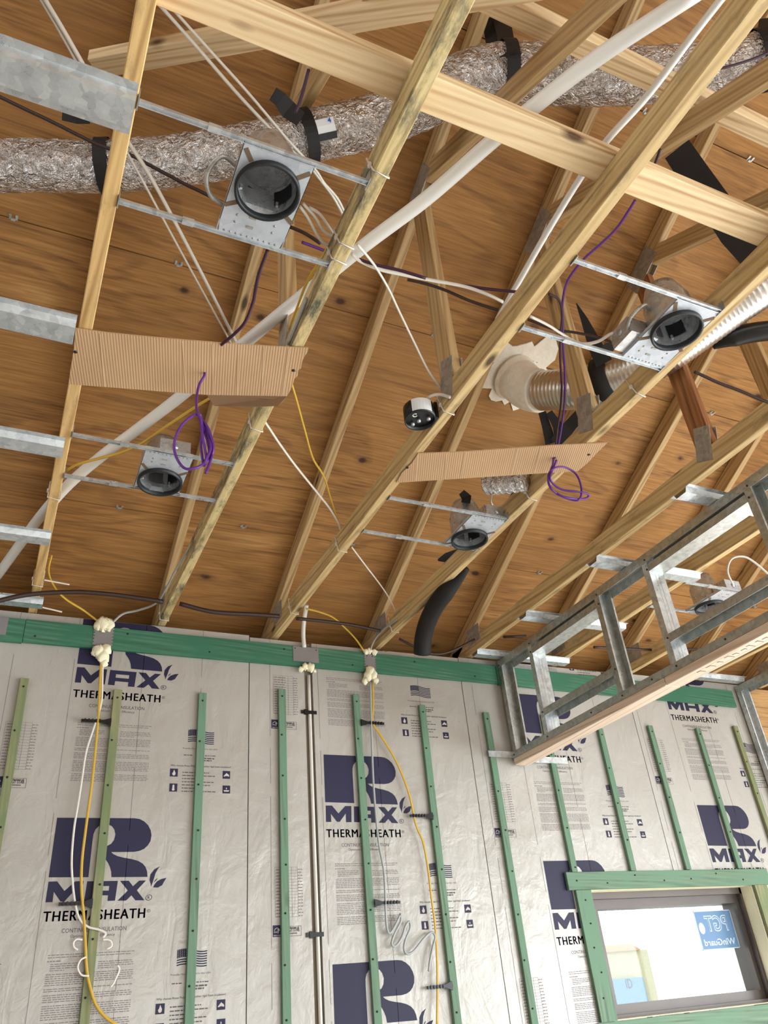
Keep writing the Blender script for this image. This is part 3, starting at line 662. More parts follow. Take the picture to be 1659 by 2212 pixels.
def foamblob(pts, lab, sd):
    m_ = MB()
    for i, (p, r) in enumerate(pts): m_.blob(py(p, 3.715), r, 12, sd + i, (1, .7, 1.1))
    m_.build('spray_foam_blob', FOAM, None, lab, 'spray foam')
foamblob([((222, 1348), .032), ((234, 1350), .028), ((212, 1352), .02)], 'cream spray foam bulging over the leftmost nail guard', 1)
foamblob([((213, 1407), .028), ((222, 1418), .03), ((230, 1403), .024), ((225, 1432), .018), ((204, 1410), .014)], 'cream spray foam dripping under the leftmost nail guard', 9)
foamblob([((659, 1440), .018), ((671, 1442), .022), ((650, 1446), .014), ((680, 1450), .008)], 'round cream spray foam beads above the cable chase', 20)
foamblob([((790, 1408), .014), ((798, 1406), .016), ((809, 1409), .016)], 'small cream foam beads over the right hand nail guard', 30)
foamblob([((795, 1460), .024), ((806, 1458), .026), ((788, 1472), .016), ((812, 1470), .016), ((800, 1450), .026)], 'cream foam lump under the right hand nail guard', 40)
def guard(p0, p1, lab, ser=False):
    a = py(p0, 3.72); b = py(p1, 3.72); m_ = MB(); m_.box((a.x, 3.7215, b.z), (b.x, 3.7255, a.z))
    if ser:
        for i in range(6):
            z = b.z + (a.z - b.z) * (i + .5) / 6; m_.box((a.x - .006, 3.7215, z - .005), (a.x, 3.726, z + .005)); m_.box((b.x, 3.7215, z - .005), (b.x + .006, 3.726, z + .005))
    o = m_.build('nail_guard', GUARD, None, lab, 'nail guard'); nails([V(a.x + .012, 3.7215, a.z - .012), V(b.x - .012, 3.7215, a.z - .012)], o, .003)
guard((207, 1352), (240, 1396), 'grey steel nail guard with foam above and below, at the left', True)
guard((633, 1395), (689, 1432), 'wide grey nail guard plate above the cable chase')
guard((788, 1412), (811, 1447), 'narrow toothed grey nail guard right of the wide plate', True)
a_ = py((0, 1334), 3.72); m_ = MB(); m_.box((-.17, 3.7215, 1.63), (-.075, 3.7255, 1.72)); m_.build('nail_guard', GUARD, None, 'grey nail guard cut by the left edge of the photo', 'nail guard')
# cables arriving at the top of the wall
cable('yellow_cable', [V(.056, 3.3, 1.84), V(.056, 3.36, 1.79), py((118, 1268), 3.52), py((142, 1294), 3.6), py((180, 1318), 3.7), py((214, 1344), 3.71)], .0065, YEL, 'yellow cable drooping from the left truss to the foam blob', squash=.6)
cable('grey_cable', [py((445, 1115), 2.9), py((410, 1180), 3.05), py((380, 1230), 3.2), py((362, 1265), 3.35), py((338, 1302), 3.55), py((300, 1318), 3.66), py((266, 1326), 3.7), py((242, 1346), 3.71)], .006, GRYC, 'grey cable curving from the stained truss to the leftmost nail guard', squash=.7)
cable('white_tube', [py((662, 1308), 3.6), py((657, 1340), 3.68), py((655, 1370), 3.712), py((657, 1398), 3.716)], .012, PVC, 'short white tube dropping behind the wide nail guard', 'tube')
cable('yellow_cable', [py((662, 1315), 3.55), py((690, 1322), 3.6), py((720, 1334), 3.65), py((745, 1356), 3.68), py((768, 1380), 3.7), py((786, 1406), 3.712)], .006, YEL, 'thin yellow cable arcing down to the right hand nail guard', squash=.6)
cable('grey_cable', [py((858, 1338), 3.45), py((828, 1360), 3.6), py((812, 1378), 3.68), py((803, 1395), 3.705), py((800, 1408), 3.712)], .006, GRYC, 'short grey cable bending into the right hand nail guard', squash=.7)
cable('black_cable', [py(p, 3.5) for p in [(-20, 1302), (45, 1287), (100, 1281), (170, 1279), (240, 1284), (300, 1292), (352, 1300)]], .011, DRK, 'black cable along the eave behind the left truss')
cable('black_cable', [py(p, 3.5) for p in [(388, 1304), (440, 1318), (480, 1324), (540, 1327), (603, 1331)]], .011, DRK, 'black cable along the eave between the stained truss and the next')
cable('black_cable', [py(p, 3.5) for p in [(640, 1336), (700, 1342), (760, 1350), (822, 1363)]], .009, DRK, 'black cable along the eave above the wide nail guard')
cable('black_cable', [py(p, 3.55) for p in [(862, 1380), (885, 1392), (910, 1404), (928, 1411), (955, 1412), (985, 1402), (1025, 1381)]], .007, DRK, 'black cable drooping behind the eave past the black hose')
cable('black_cable', [py(p, 3.5) for p in [(1088, 1376), (1136, 1374)]], .008, DRK, 'short black cable just left of the first bulkhead stud')
cable('black_cable', [py(p, 3.5) for p in [(1283, 1398), (1350, 1401), (1414, 1404), (1470, 1403), (1505, 1402)]], .008, DRK, 'black cable seen through the bulkhead openings')

# ================================================================== WINDOW
wn = thing('window_1', V(3.55, 3.9, -.1), kind='structure')
fx0, fx1, fz0, fz1 = 2.952, 4.145, -.098, .49
f = MB()
gx0, gx1, gz0, gz1 = 3.075, 4.1, -.033, .41
for a, b in (((fx0, 3.86, gz1), (fx1, 3.97, fz1)), ((fx0, 3.86, fz0), (fx1, 3.97, gz0)), ((fx0, 3.86, gz0), (gx0, 3.97, gz1)), ((gx1, 3.86, gz0), (fx1, 3.97, gz1)),
             ((fx0, 3.83, fz1 - .035), (fx1, 3.86, fz1)), ((fx0, 3.83, fz0), (fx1, 3.86, fz0 + .02)), ((fx0, 3.83, fz0), (fx0 + .03, 3.86, fz1)), ((fx1 - .02, 3.83, fz0), (fx1, 3.86, fz1))): f.box(a, b)
f.build('window_frame', BRZ, wn)
g = MB(); g.box((gx0, 3.904, gz0), (gx1, 3.91, gz1)); g.build('pane', GLASS, wn)
f = MB()
for a, b in (((ox0 - .001, WY, oz1 - .004), (ox1, 3.83, oz1)), ((ox1 - .004, WY, oz0), (ox1, 3.83, oz1)), ((ox0, WY, oz0), (ox1, 3.83, oz0 + .004)), ((ox0, WY, oz0), (ox0 + .004, 3.83, oz1))): f.box(a, b)
f.build('window_reveal', FOAM, wn)
sk = MB(); sk.box((3.79, 3.9015, .18), (4.078, 3.9035, .38)); o = sk.build('window_sticker', [STK], None, 'blue manufacturer sticker on the glass, reading mirrored', 'sticker')
s2 = MB(); YS = 3.901
put(s2, text2d('WinGuard', .24, .034, .015, True), 3.815, .2, YS)
vs, fs = text2d('PGT', .17, .085, .03, True); put(s2, (vs, fs), 3.86, .27, YS)
s2.m = 1; vs, fs = text2d('PGT', .166, .075, -.012, True); put(s2, (vs, fs), 3.862, .275, YS - .0008); s2.m = 0
ci = [(3.825 + .022 * math.cos(i * .45), .29 + .03 * math.sin(i * .45)) for i in range(14)]; vs, fs = flat2d([ci]); s2.add([V(a, YS, b) for a, b in vs], fs)
for (a, b, c, d) in ((3.79, .376, 4.078, .38), (3.79, .18, 4.078, .184), (3.79, .18, 3.794, .38), (4.074, .18, 4.078, .38)): s2.add([V(a, YS, b), V(c, YS, b), V(c, YS, d), V(a, YS, d)], [(0, 1, 2, 3)])
s2.build('sticker_print', [STKW, STK], o)
# outside
hw = thing('garden_wall', V(8.4, 12.2, -EYE), 'pale yellow garden wall with orange coping seen through the window', 'wall')
m_ = MB(); m_.box((6.2, 12, -EYE), (10.42, 12.3, .63)); m_.build('wall_body', YWALL, hw)
m_ = MB(); m_.prism([V(6.15, 11.95, .63), V(6.15, 12.35, .63), V(6.15, 12.15, .74)], (4.1, 0, 0)); m_.build('coping', TERRA, hw)
bp = thing('blue_board', V(9.75, 11.9, -EYE), 'pale blue board with black letters in front of the yellow wall', 'sign')
m_ = MB(); m_.box((9.3, 11.88, -EYE), (10.1, 11.93, .24)); m_.build('panel', BPAN, bp)
m_ = MB(); put(m_, text2d('ID', .13, .13, .01), 9.72, .1, 11.876); m_.build('lettering', GREYD, bp)

# ================================================================== GALVANISED HAT CHANNELS
def hat(y0, y1, xa, xb, lab, grp):
    m_ = MB(); z1, z0 = CH, CH - .022; w = y1 - y0; e = .012
    prof = [(y0 - .022, z1), (y0 - .002, z1), (y0 + e * .6, z0), (y1 - e * .6, z0), (y1 + .002, z1), (y1 + .022, z1)]
    th = .0014; P = [V(xa, y, z - .0005) for y, z in prof] + [V(xa, y, z + th - .0005) for y, z in reversed(prof)]
    n = len(P); vs = P + [p + V(xb - xa, 0, 0) for p in P]; h = n // 2
    fs = [(i, i + 1, n + i + 1, n + i) for i in range(n - 1)] + [(n - 1, 0, n, 2 * n - 1)] + [(i, i + 1, n - 2 - i, n - 1 - i) for i in range(h - 1)] + [(n + i, n + n - 1 - i, n + n - 2 - i, n + i + 1) for i in range(h - 1)]
    m_.add(vs, fs); o = m_.build('hat_channel', GALV, None, lab, 'steel channel', grp)
    return o
HL = [(1.047, 1.131, 'broad galvanised channel nearest the camera at the upper left'), (1.782, 1.862, 'galvanised channel meeting the large cardboard strip at the left'), (2.366, 2.445, 'third galvanised channel down the left edge, level with a recessed light'), (2.995, 3.066, 'fourth galvanised channel down the left edge'), (3.60, 3.665, 'galvanised channel nearest the wall at the left')]
for i, (a, b, lab) in enumerate(HL): hat(a, b, -.66, (.036, -.006, .022, .036, .058)[i], lab, 'steel channels ending at the left truss')
for a, b, xa, xb, lab in ((1.895, 1.965, 2.42, 2.95, 'galvanised channel above the bulkhead nearest the camera'), (2.505, 2.575, 2.42, 3.08, 'galvanised channel above the middle of the bulkhead'), (3.12, 3.19, 2.42, 3.1, 'galvanised channel above the first bulkhead opening'), (3.64, 3.705, 2.42, 3.08, 'galvanised channel above the bulkhead nearest the wall'), (3.64, 3.705, 3.86, 4.56, 'galvanised channel by the steel partition')):
    hat(a, b, xa, xb, lab, 'steel channels over the bulkhead')

# ================================================================== STEEL BULKHEAD
BX = 2.6; DW = .092; TH = .0016
BK = thing('bulkhead_frame', V(BX, 2.6, 1.13), 'galvanised steel stud bulkhead frame hanging at the right with lumber along its bottom', 'steel frame')
YA = 3.722; YE = .9
def track(name, y0, y1, z, down, leg=.036, mat=GALVD):
    m_ = MB(); s = -1 if down else 1
    m_.box((BX, y0, z - TH / 2), (BX + DW, y1, z + TH / 2))
    for x in (BX, BX + DW - TH): m_.box((x, y0, min(z, z + s * leg)), (x + TH, y1, max(z, z + s * leg)))
    return m_.build(name, mat, BK)
track('top_track', YE, YA, 1.744, True, .042); track('bottom_track', YE, YA, 1.168, False, .036)
def stud(y, webfar, z0=1.17, z1=1.742, fl=.034, name='stud'):
    m_ = MB(); ys = (y - fl, y)                     # flange from y-fl to y
    wy = ys[1] if webfar else ys[0]; oy = ys[0] if webfar else ys[1]
    m_.box((BX + .002, wy - TH / 2, z0), (BX + DW - .002, wy + TH / 2, z1))
    for x in (BX + .0018, BX + DW - .0018 - TH):
        m_.box((x, ys[0], z0), (x + TH, ys[1], z1))
    for x in (BX + .0018, BX + DW - .0118): m_.box((x, oy - TH / 2, z0), (x + .01, oy + TH / 2, z1))
    m_.box((BX + .035, wy - TH, z0), (BX + .038, wy + TH, z1)); m_.box((BX + .055, wy - TH, z0), (BX + .058, wy + TH, z1))
    return m_.build(name, GALV if not webfar else GALVD, BK)
for y, wf in ((3.72, True), (3.405, False), (2.785, True), (2.42, False), (1.775, True), (1.42, False)): stud(y, wf)
for y0, y1 in ((2.786, 3.37), (1.776, 2.385)):
    track('header_track', y0, y1, 1.652, False, .036); track('sill_track', y0, y1, 1.335 - .002, True, .038)
m_ = MB()
for y in (3.72, 3.39, 2.77, 2.4, 1.76):
    for z in (1.715, 1.185): m_.cyl(V(BX - .003, y - .01, z), V(BX, y - .01, z), .0045, 6)
for y in (3.39, 2.77, 2.4, 1.77):
    for z in (1.665, 1.318): m_.cyl(V(BX - .003, y - .008, z), V(BX, y - .008, z), .0045, 6)
for y in (3.0, 2.55, 2.1): m_.cyl(V(BX - .003, y, 1.185), V(BX, y, 1.185), .0045, 6)
m_.build('screws', BLK, BK, kind='stuff')
for ya, yb in ((3.722, 2.482), (2.478, .9)): board('nailer_board', (BX + .0445, ya, 1.1485), (BX + .0445, yb, 1.1485), (1, 0, 0), .089, .037, NAIL2, BK)
m_ = MB(); rn2 = random.Random(5); y = 2.32
while y > 1.72:
    w = rn2.uniform(.012, .03); h = rn2.uniform(.008, .02); m_.box((BX + .045 - h, y - w, 1.1292), (BX + .045 + h, y - w + .004, 1.1299)); m_.box((BX + .045 - h, y - w, 1.1292), (BX + .045 - h + .004, y, 1.1299)); y -= w + rn2.uniform(.01, .035)
m_.build('ink_stamp', RED, BK)
q0 = py((1065, 1632), 3.722); m_ = MB(); m_.box((2.44, 3.7195, 1.172), (2.6, 3.7235, 1.205)); m_.box((2.69, 3.7195, 1.15), (2.97, 3.7235, 1.185)); m_.build('wall_strap', GALV, BK)
for (y0, y1, x0_, x1_) in ((1.9, 3.2, 3.05, 3.142),):
    pass

# steel partition on the right
PX = 4.55
PT = thing('partition_frame', V(PX, 3.0, -EYE), 'tall galvanised stud partition at the right edge meeting the wall', 'steel frame')
m_ = MB(); z = 1.742
m_.box((PX, .9, z - TH), (PX + DW, 3.735, z));
for x in (PX, PX + DW - TH): m_.box((x, .9, z - .045), (x + TH, 3.735, z))
m_.build('top_track', GALVD, PT)
def pstud(y):
    m_ = MB(); z0, z1 = -EYE + .003, 1.738
    m_.box((PX + .002, y - TH, z0), (PX + DW - .002, y, z1))
    for x in (PX + .002, PX + DW - .002 - TH): m_.box((x, y - .038, z0), (x + TH, y, z1))
    for x in (PX + .002, PX + DW - .012): m_.box((x, y - .038, z0), (x + .01, y - .038 + TH, z1))
    m_.build('stud', GALV, PT)
for y in (3.735, 3.1, 2.49, 1.88, 1.27): pstud(y)
m_ = MB(); m_.box((PX, .9, -EYE + .0005), (PX + DW, 3.735, -EYE + .002)); m_.build('bottom_track', GALVD, PT)

# ================================================================== RECESSED LIGHTS
def canlight(xp0, xp1, yo, flip, bay, yb, lab, jx, conduit=True, body=GALV):
    """opening centre y = yo; plate spans yb; flip: opening at the near end"""
    xc = (xp0 + xp1) / 2 + .0; z = 1.768; r = .079; y0, y1 = yb
    T = thing('recessed_light', V(xc, (y0 + y1) / 2, z), lab, 'ceiling light')
    n = 40; c = V(xc, yo, z); m_ = MB()
    # plate with a round hole
    out = []
    for i in range(n):
        a = 2 * math.pi * i / n; d = V(math.cos(a), math.sin(a), 0)
        tx = ((xp1 - xc) if d.x > 0 else (xp0 - xc)) / d.x if abs(d.x) > 1e-6 else 9; ty = ((y1 - yo) if d.y > 0 else (y0 - yo)) / d.y if abs(d.y) > 1e-6 else 9
        out.append(c + d * min(tx, ty))
    inn = [c + V(math.cos(2 * math.pi * i / n), math.sin(2 * math.pi * i / n), 0) * (r - .004) for i in range(n)]
    t_ = V(0, 0, .0015); vs = out + inn + [p + t_ for p in out] + [p + t_ for p in inn]
    fs = []
    for i in range(n):
        j = (i + 1) % n; fs += [(i, j, n + j, n + i), (2 * n + i, 3 * n + i, 3 * n + j, 2 * n + j), (i, 2 * n + i, 2 * n + j, j), (n + i, n + j, 3 * n + j, 3 * n + i)]
    m_.add(vs, fs)
    for cx_ in (xp0, xp1):
        for cy_ in (y0, y1): pass
    corners = [V(xp0, y0, z), V(xp1, y0, z), V(xp1, y1, z), V(xp0, y1, z)]
    m_.box((xp0, y0, z), (xp1, y0 + .0015, z + .018)); m_.box((xp0, y1 - .0015, z), (xp1, y1, z + .018)); m_.box((xp0, y0, z), (xp0 + .0015, y1, z + .012)); m_.box((xp1 - .0015, y0, z), (xp1, y1, z + .012))
    # fill the clipped corners of the radial plate
    for q in corners:
        near = sorted(out, key=lambda p: (p - q).length)[:2]; m_.add([q, near[0], near[1]], [(0, 1, 2)])
    m_.build('mounting_plate', PLATE, T)
    sgn = 1 if flip else -1
    SB = MATS.get('slot_brown') or plain('slot_brown', srgb(112, 92, 70), .8)
    for (ax, ay, ang) in ((-.06, -.062, .9), (.062, .055, .6), (.06, -.058, -.75), (-.06, .06, -.6)):
        p = V(xc + ax, yo + ay, z - .0006); d = V(math.cos(ang) * math.copysign(1, ax), math.sin(abs(ang)) * math.copysign(1, ay), 0).normalized(); e = V(-d.y, d.x, 0)
        m_ = MB(); m_.obox(p + d * .016, d * .018, e * .006, V(0, 0, .0006)); m_.build('plate_slot', SB, T)
    m_ = MB(); far = y1 - .03 if flip else y0 + .03
    for i in range(10):
        xx = xp0 + .02 + (xp1 - xp0 - .04) * ((i * 7) % 10) / 9; m_.cyl(V(xx, far + (.022 if flip else -.022), z - .0012), V(xx, far + (.022 if flip else -.022), z), .003, 6)
    for ax in (-.05, .05):
        for k in (0, 1): m_.cyl(V(xc + ax, far - sgn * (.012 + k * .022), z - .0012), V(xc + ax, far - sgn * (.012 + k * .022), z), .0035, 6)
    for k in (0, 1): m_.obox(V(xc - .01, far - sgn * (.008 + k * .03), z - .001), V(.009, 0, 0), V(0, .0035, 0), V(0, 0, .0008))
    m_.build('plate_fixings', NAILP, T, kind='stuff')
    m_ = MB(); m_.lathe([(r - .006, .02), (r - .006, -.013), (r - .003, -.016), (r + .003, -.016), (r + .003, .0)], c, V(0, 0, 1), 40); m_.build('opening_ring', RUB, T)
    m_ = MB(); h = .19; m_.lathe([(r - .007, .0), (r - .007, .11), (r - .02, .15), (r - .03, h - .012), (.02, h - .002), (.0005, h - .002)], c, V(0, 0, 1), 36); m_.lathe([(r - .003, .0), (r - .003, .11), (r - .016, .152), (r - .026, h - .008), (.02, h), (.0005, h)], c, V(0, 0, 1), 36); m_.build('can', CANM, T)
    m_ = MB()
    for a in (.9, 2.6, 4.4): m_.obox(c + V(math.cos(a) * .068, math.sin(a) * .068, .03), V(.003, 0, 0), V(0, .003, 0), V(0, 0, .008))
    m_.lathe([(r - .012, .104), (r - .0085, .108)], c, V(0, 0, 1), 36); m_.build('can_clip', GALV, T)
    sy = 1 if flip else -1; m_ = MB(); vs = []
    for i in range(6):
        a = math.radians(58 - i * 9); rr = r - .0095
        for zz in (.03, .085): vs.append(c + V(math.cos(a) * rr, math.sin(a) * rr, zz))
    m_.add(vs, [(2 * i, 2 * i + 2, 2 * i + 3, 2 * i + 1) for i in range(5)]); m_.build('black_label', LBLK, T)
    m_ = MB(); vs = []
    for i in range(6):
        a = math.radians(118 - i * 9); rr = r - .0095
        for zz in (.035, .085): vs.append(c + V(math.cos(a) * rr, math.sin(a) * rr, zz))
    m_.add(vs, [(2 * i, 2 * i + 2, 2 * i + 3, 2 * i + 1) for i in range(5)]); m_.build('grey_label', GREYD, T)
    m_ = MB(); m_.blob(c + V(-.008, -.012, .178), .012, 8, 2, (1, .6, .4)); m_.build('blue_sticker', BLUE, T)
    # hanger bars, feet on the chords
    for y in (y0 - .004, y1 + .004):
        m_ = MB(); m_.box((bay[0] + .004, y - .006, z + .004), (bay[1] - .004, y + .006, z + .008)); m_.box((bay[0] + .004, y - .0065, z - .002), (bay[1] - .004, y - .0045, z + .008)); m_.box((bay[0] + .004, y + .0045, z - .002), (bay[1] - .004, y + .0065, z + .008))
        m_.box((bay[0] + .16, y - .008, z - .003), (bay[0] + .19, y + .008, z + .01))
        b_ = m_.build('hanger_bar', GALV, T)
        for x, s in ((bay[0], 1), (bay[1], -1)):
            m_ = MB()
            m_.box((min(x, x + s * .003) + (.0005 if s > 0 else -.0005), y - .018, z - .004), (max(x, x + s * .003) + (.0005 if s > 0 else -.0005), y + .018, z + .03))
            m_.cyl(V(x + s * .003, y + .01, z + .016), V(x + s * .012, y + .01, z + .016), .0035, 6)
            m_.build('bar_foot', GALVD, b_)
    # junction box and flexible whip
    jy = (y1 - .055) if flip else (y0 + .055); m_ = MB(); jb0 = xc + jx
    m_.box((jb0 - .055, jy - .045, z + .01), (jb0 + .055, jy + .045, z + .075)); J = m_.build('junction_box', CANM, T)
    m_ = MB(); m_.cyl(V(jb0, jy - sgn * -.046, z + .045), V(jb0, jy - sgn * -.0485, z + .045), .012, 10); m_.build('knockout', GALV, J); m_ = MB(); m_.cyl(V(jb0 - .056, jy, z + .045), V(jb0 - .059, jy, z + .045), .012, 10); m_.build('knockout', GALV, J)
    if conduit:
        p = smooth([V(jb0 - .05, jy, z + .03), V(xp0 - .035, jy - sgn * .02, z + .03), V(xp0 - .055, jy - sgn * .07, z + .04), V(xp0 - .03, jy - sgn * .115, z + .06), V(xc - r + .01, yo + .02, z + .08)], 9); m_ = MB()
        m_.tube(p, [.0055 + (.0012 if i % 2 else 0) for i in range(len(p))], 10); m_.build('flexible_whip', GALVD, T)
    return T
bays = [(TR[0] , TR[1] - .038), (TR[2], TR[3] - .038)]
canlight(.287, .465, 1.175, True, bays[0], (1.072, 1.336), 'largest recessed light housing, open below the foil duct', -.02)
canlight(.287, .458, 2.498, False, bays[0], (2.324, 2.568), 'recessed light housing below the large cardboard strip', .02, False)
canlight(1.646, 1.816, 1.19, True, bays[1], (1.085, 1.352), 'bright white recessed light housing at the right of the ribbed duct', -.07)
canlight(1.648, 1.818, 2.53, False, bays[1], (2.35, 2.61), 'recessed light housing below the narrow cardboard strip', .05, False)
canlight(TR[5] + .265, TR[5] + .44, 2.79, False, (TR[5], TR[6] - .038), (2.605, 2.88), 'recessed light housing half hidden behind the bulkhead rail', .02, False)

# ================================================================== CARDBOARD
CREASE = plain('pale_crease', srgb(214, 186, 150), .8)
def card(name, low, hole, lab, flap=None, edge=(), ang=0.0):
    T = thing(name, V(low[0].x, low[0].y, low[0].z), lab, 'cardboard'); m_ = MB()
    m_.prism(low, (0, 0, .004)); o = m_.build('panel', CARD, T)
    o.data.transform(Matrix.Rotation(-ang, 4, 'Z')); o.rotation_euler.z = ang
    if flap:
        m_ = MB(); m_.prism(flap, (0, 0.001, .004)); m_.build('folded_flap', CARDE, T)
    m_ = MB()
    for p in hole: m_.cyl(V(p.x, p.y, p.z - .0015), V(p.x, p.y, p.z + .0005), .006, 8)
    m_.build('screw_head', BLK, T)
    for e in edge:
        m_ = MB(); a, b = pz(e[0], low[0].z), pz(e[1], low[0].z); m_.obox((a + b) / 2 - V(0, 0, .0004), (b - a) / 2, (b - a).normalized().cross(V(0, 0, 1)) * .0012, V(0, 0, .0008)); m_.build('crease', CREASE, T)
    return T
Z1 = CH - .006
c1 = [(163, 710), (230, 719), (300, 726), (400, 735), (500, 743), (580, 748), (667, 752), (665, 760), (659, 768), (653, 780), (650, 796), (644, 800), (643, 812), (636, 818), (634, 826), (628, 842), (620, 856), (540, 856), (447, 853), (340, 845), (240, 837), (148, 830), (152, 800), (160, 750)]
low = [pz(p, Z1) for p in c1]
fp = [pz((620, 856), Z1), pz((447, 853), Z1)]
f2 = [py((462, 877), fp[1].y + .035), py((540, 880), fp[1].y + .02), py((600, 877), fp[0].y + .025), py((614, 866), fp[0].y + .012)]
card('cardboard_strip', low, [pz((634, 800), Z1), pz((163, 760), Z1)], 'large brown cardboard strip with torn right end, purple cable through it', [fp[0], fp[1]] + f2, [((216, 720), (226, 835)), ((394, 738), (402, 848)), ((459, 744), (460, 850)), ((515, 748), (512, 853)), ((570, 750), (565, 853)), ((624, 753), (610, 853))], -.222)
Z2 = CH - .006
c2 = [(903, 980), (1000, 976), (1100, 969), (1200, 962), (1312, 957), (1290, 978), (1270, 1000), (1248, 1018), (1180, 1022), (1100, 1027), (980, 1035), (856, 1043), (868, 1022), (890, 1000)]
card('cardboard_strip', [pz(p, Z2) for p in c2], [pz((1272, 982), Z2), pz((880, 1010), Z2), pz((1198, 989), Z2)], 'narrow corrugated cardboard strip under the black round box', None, [((902, 982), (898, 1038)), ((964, 980), (961, 1033)), ((1005, 977), (994, 1032)), ((1118, 970), (1104, 1025)), ((1168, 966), (1154, 1021))], -.414)

# purple cables through the cardboard
h1 = pz((443, 806), Z1); Yc = h1.y
cable('purple_cable', [h1 + V(0, 0, .02)] + [py(p, Yc + .01 * math.sin(i * 1.3)) for i, p in enumerate([(441, 812), (430, 832), (425, 860), (425, 885), (432, 903), (438, 925), (434, 960), (440, 1005), (446, 990), (455, 965), (446, 930), (435, 905), (430, 895), (410, 902), (388, 925), (376, 960), (382, 990), (400, 1012), (425, 1010), (443, 998), (452, 975), (443, 935), (433, 908), (438, 945), (445, 985), (442, 998), (456, 985), (461, 965), (452, 930), (440, 912), (455, 950), (458, 980), (450, 1008), (444, 1022)])], .0042, PUR, 'coiled purple cable hanging from the large cardboard strip', k=5)
h2 = pz((1198, 990), Z2); Yc2 = h2.y
cable('purple_cable', [h2 + V(0, 0, .02)] + [py(p, Yc2 + .01 * math.sin(i * 1.7)) for i, p in enumerate([(1195, 1000), (1190, 1015), (1184, 1035), (1190, 1055), (1210, 1070), (1235, 1080), (1252, 1078), (1256, 1055), (1245, 1025), (1222, 1010), (1200, 1010), (1185, 1025), (1188, 1050), (1205, 1068), (1232, 1076), (1258, 1078), (1271, 1073), (1268, 1066), (1245, 1062), (1215, 1058), (1195, 1045), (1188, 1030), (1195, 1012), (1203, 992)])], .0042, PUR, 'looped purple cable hanging from the narrow cardboard strip', k=5)
ZC = 2.0
cable('purple_cable', [pz(p, 1.95) for p in [(1200, 962), (1205, 920), (1211, 880), (1213, 830), (1210, 770), (1211, 720), (1214, 690), (1213, 665), (1205, 645), (1185, 635)]], .0042, PURD, 'dark purple cable dropping past the ribbed duct to the cardboard')
cable('purple_cable', [pz(p, 1.96) for p in [(1206, 962), (1214, 915), (1219, 870), (1220, 800), (1216, 740), (1216, 690), (1215, 655), (1226, 607), (1260, 561), (1300, 525), (1333, 492), (1358, 455), (1372, 432)]], .0042, PUR, 'purple cable climbing from the narrow cardboard to the pale brace')
cable('purple_cable', [pz(p, 2.15) for p in [(1412, 360), (1420, 340), (1426, 322)]], .0045, PURD, 'short purple cable stub beside the chord knot')
cable('purple_cable', [pt(p, 2.62) for p in [(1540, 152), (1580, 142), (1625, 128), (1680, 105)]], .0045, PURD, 'purple cable across the foil duct at the upper right corner')
cable('purple_cable', [pt(p, t) for p, t in [((578, 540), 2.15), ((560, 590), 2.2), ((552, 625), 2.25), ((546, 655), 2.3), ((530, 695), 2.33), ((508, 720), 2.36), ((478, 745), 2.4)]], .005, PURD, 'dark purple cable sagging between the large light and the cardboard')
cable('purple_cable', [pd(p, -.3) for p in [(652, 523), (676, 532), (702, 542)]], .006, PUR, 'short purple cable just left of the stained chord')
cable('dark_red_cable', [pt(p, 2.35) for p in [(-15, 202), (55, 236), (110, 262), (215, 314), (275, 332), (320, 355), (400, 398), (430, 412), (500, 447), (560, 472), (620, 488), (660, 505), (692, 526)]], .0055, DRK, 'thin dark cable crossing in front of the foil duct from the left')
cable('dark_red_cable', [pt(p, 2.5) for p in [(667, 150), (655, 195), (646, 225), (638, 243)]], .0055, PURD, 'dark red cable running down behind the black strap')
cable('purple_cable', [pt(p, 2.35) for p in [(775, 560), (812, 572), (860, 583), (920, 601)]], .005, PURD, 'dark purple cable beside the white one right of the stained chord')
cable('purple_cable', [pt(p, 2.5) for p in [(968, 610), (1010, 618), (1060, 625), (1120, 631)]], .005, PURD, 'dark purple cable passing behind the chord of the black box')
cable('dark_red_cable', [pt(p, 2.5) for p in [(880, 604), (920, 613), (962, 627), (1010, 648), (1050, 662), (1076, 670)]], .005, DRK, 'thin dark cable below the white one right of the stained chord')
cable('dark_red_cable', [pt(p, 2.9) for p in [(1140, 690), (1200, 712), (1240, 718), (1290, 728), (1330, 742), (1362, 752)]], .005, DRK, 'thin dark cable behind the hanger bar of the bright light')
cable('dark_red_cable', [pt(p, 2.9) for p in [(1500, 803), (1520, 812), (1550, 826), (1600, 845), (1640, 862), (1662, 870)]], .006, DRK, 'dark wavy cable near the right edge above the reddish web')

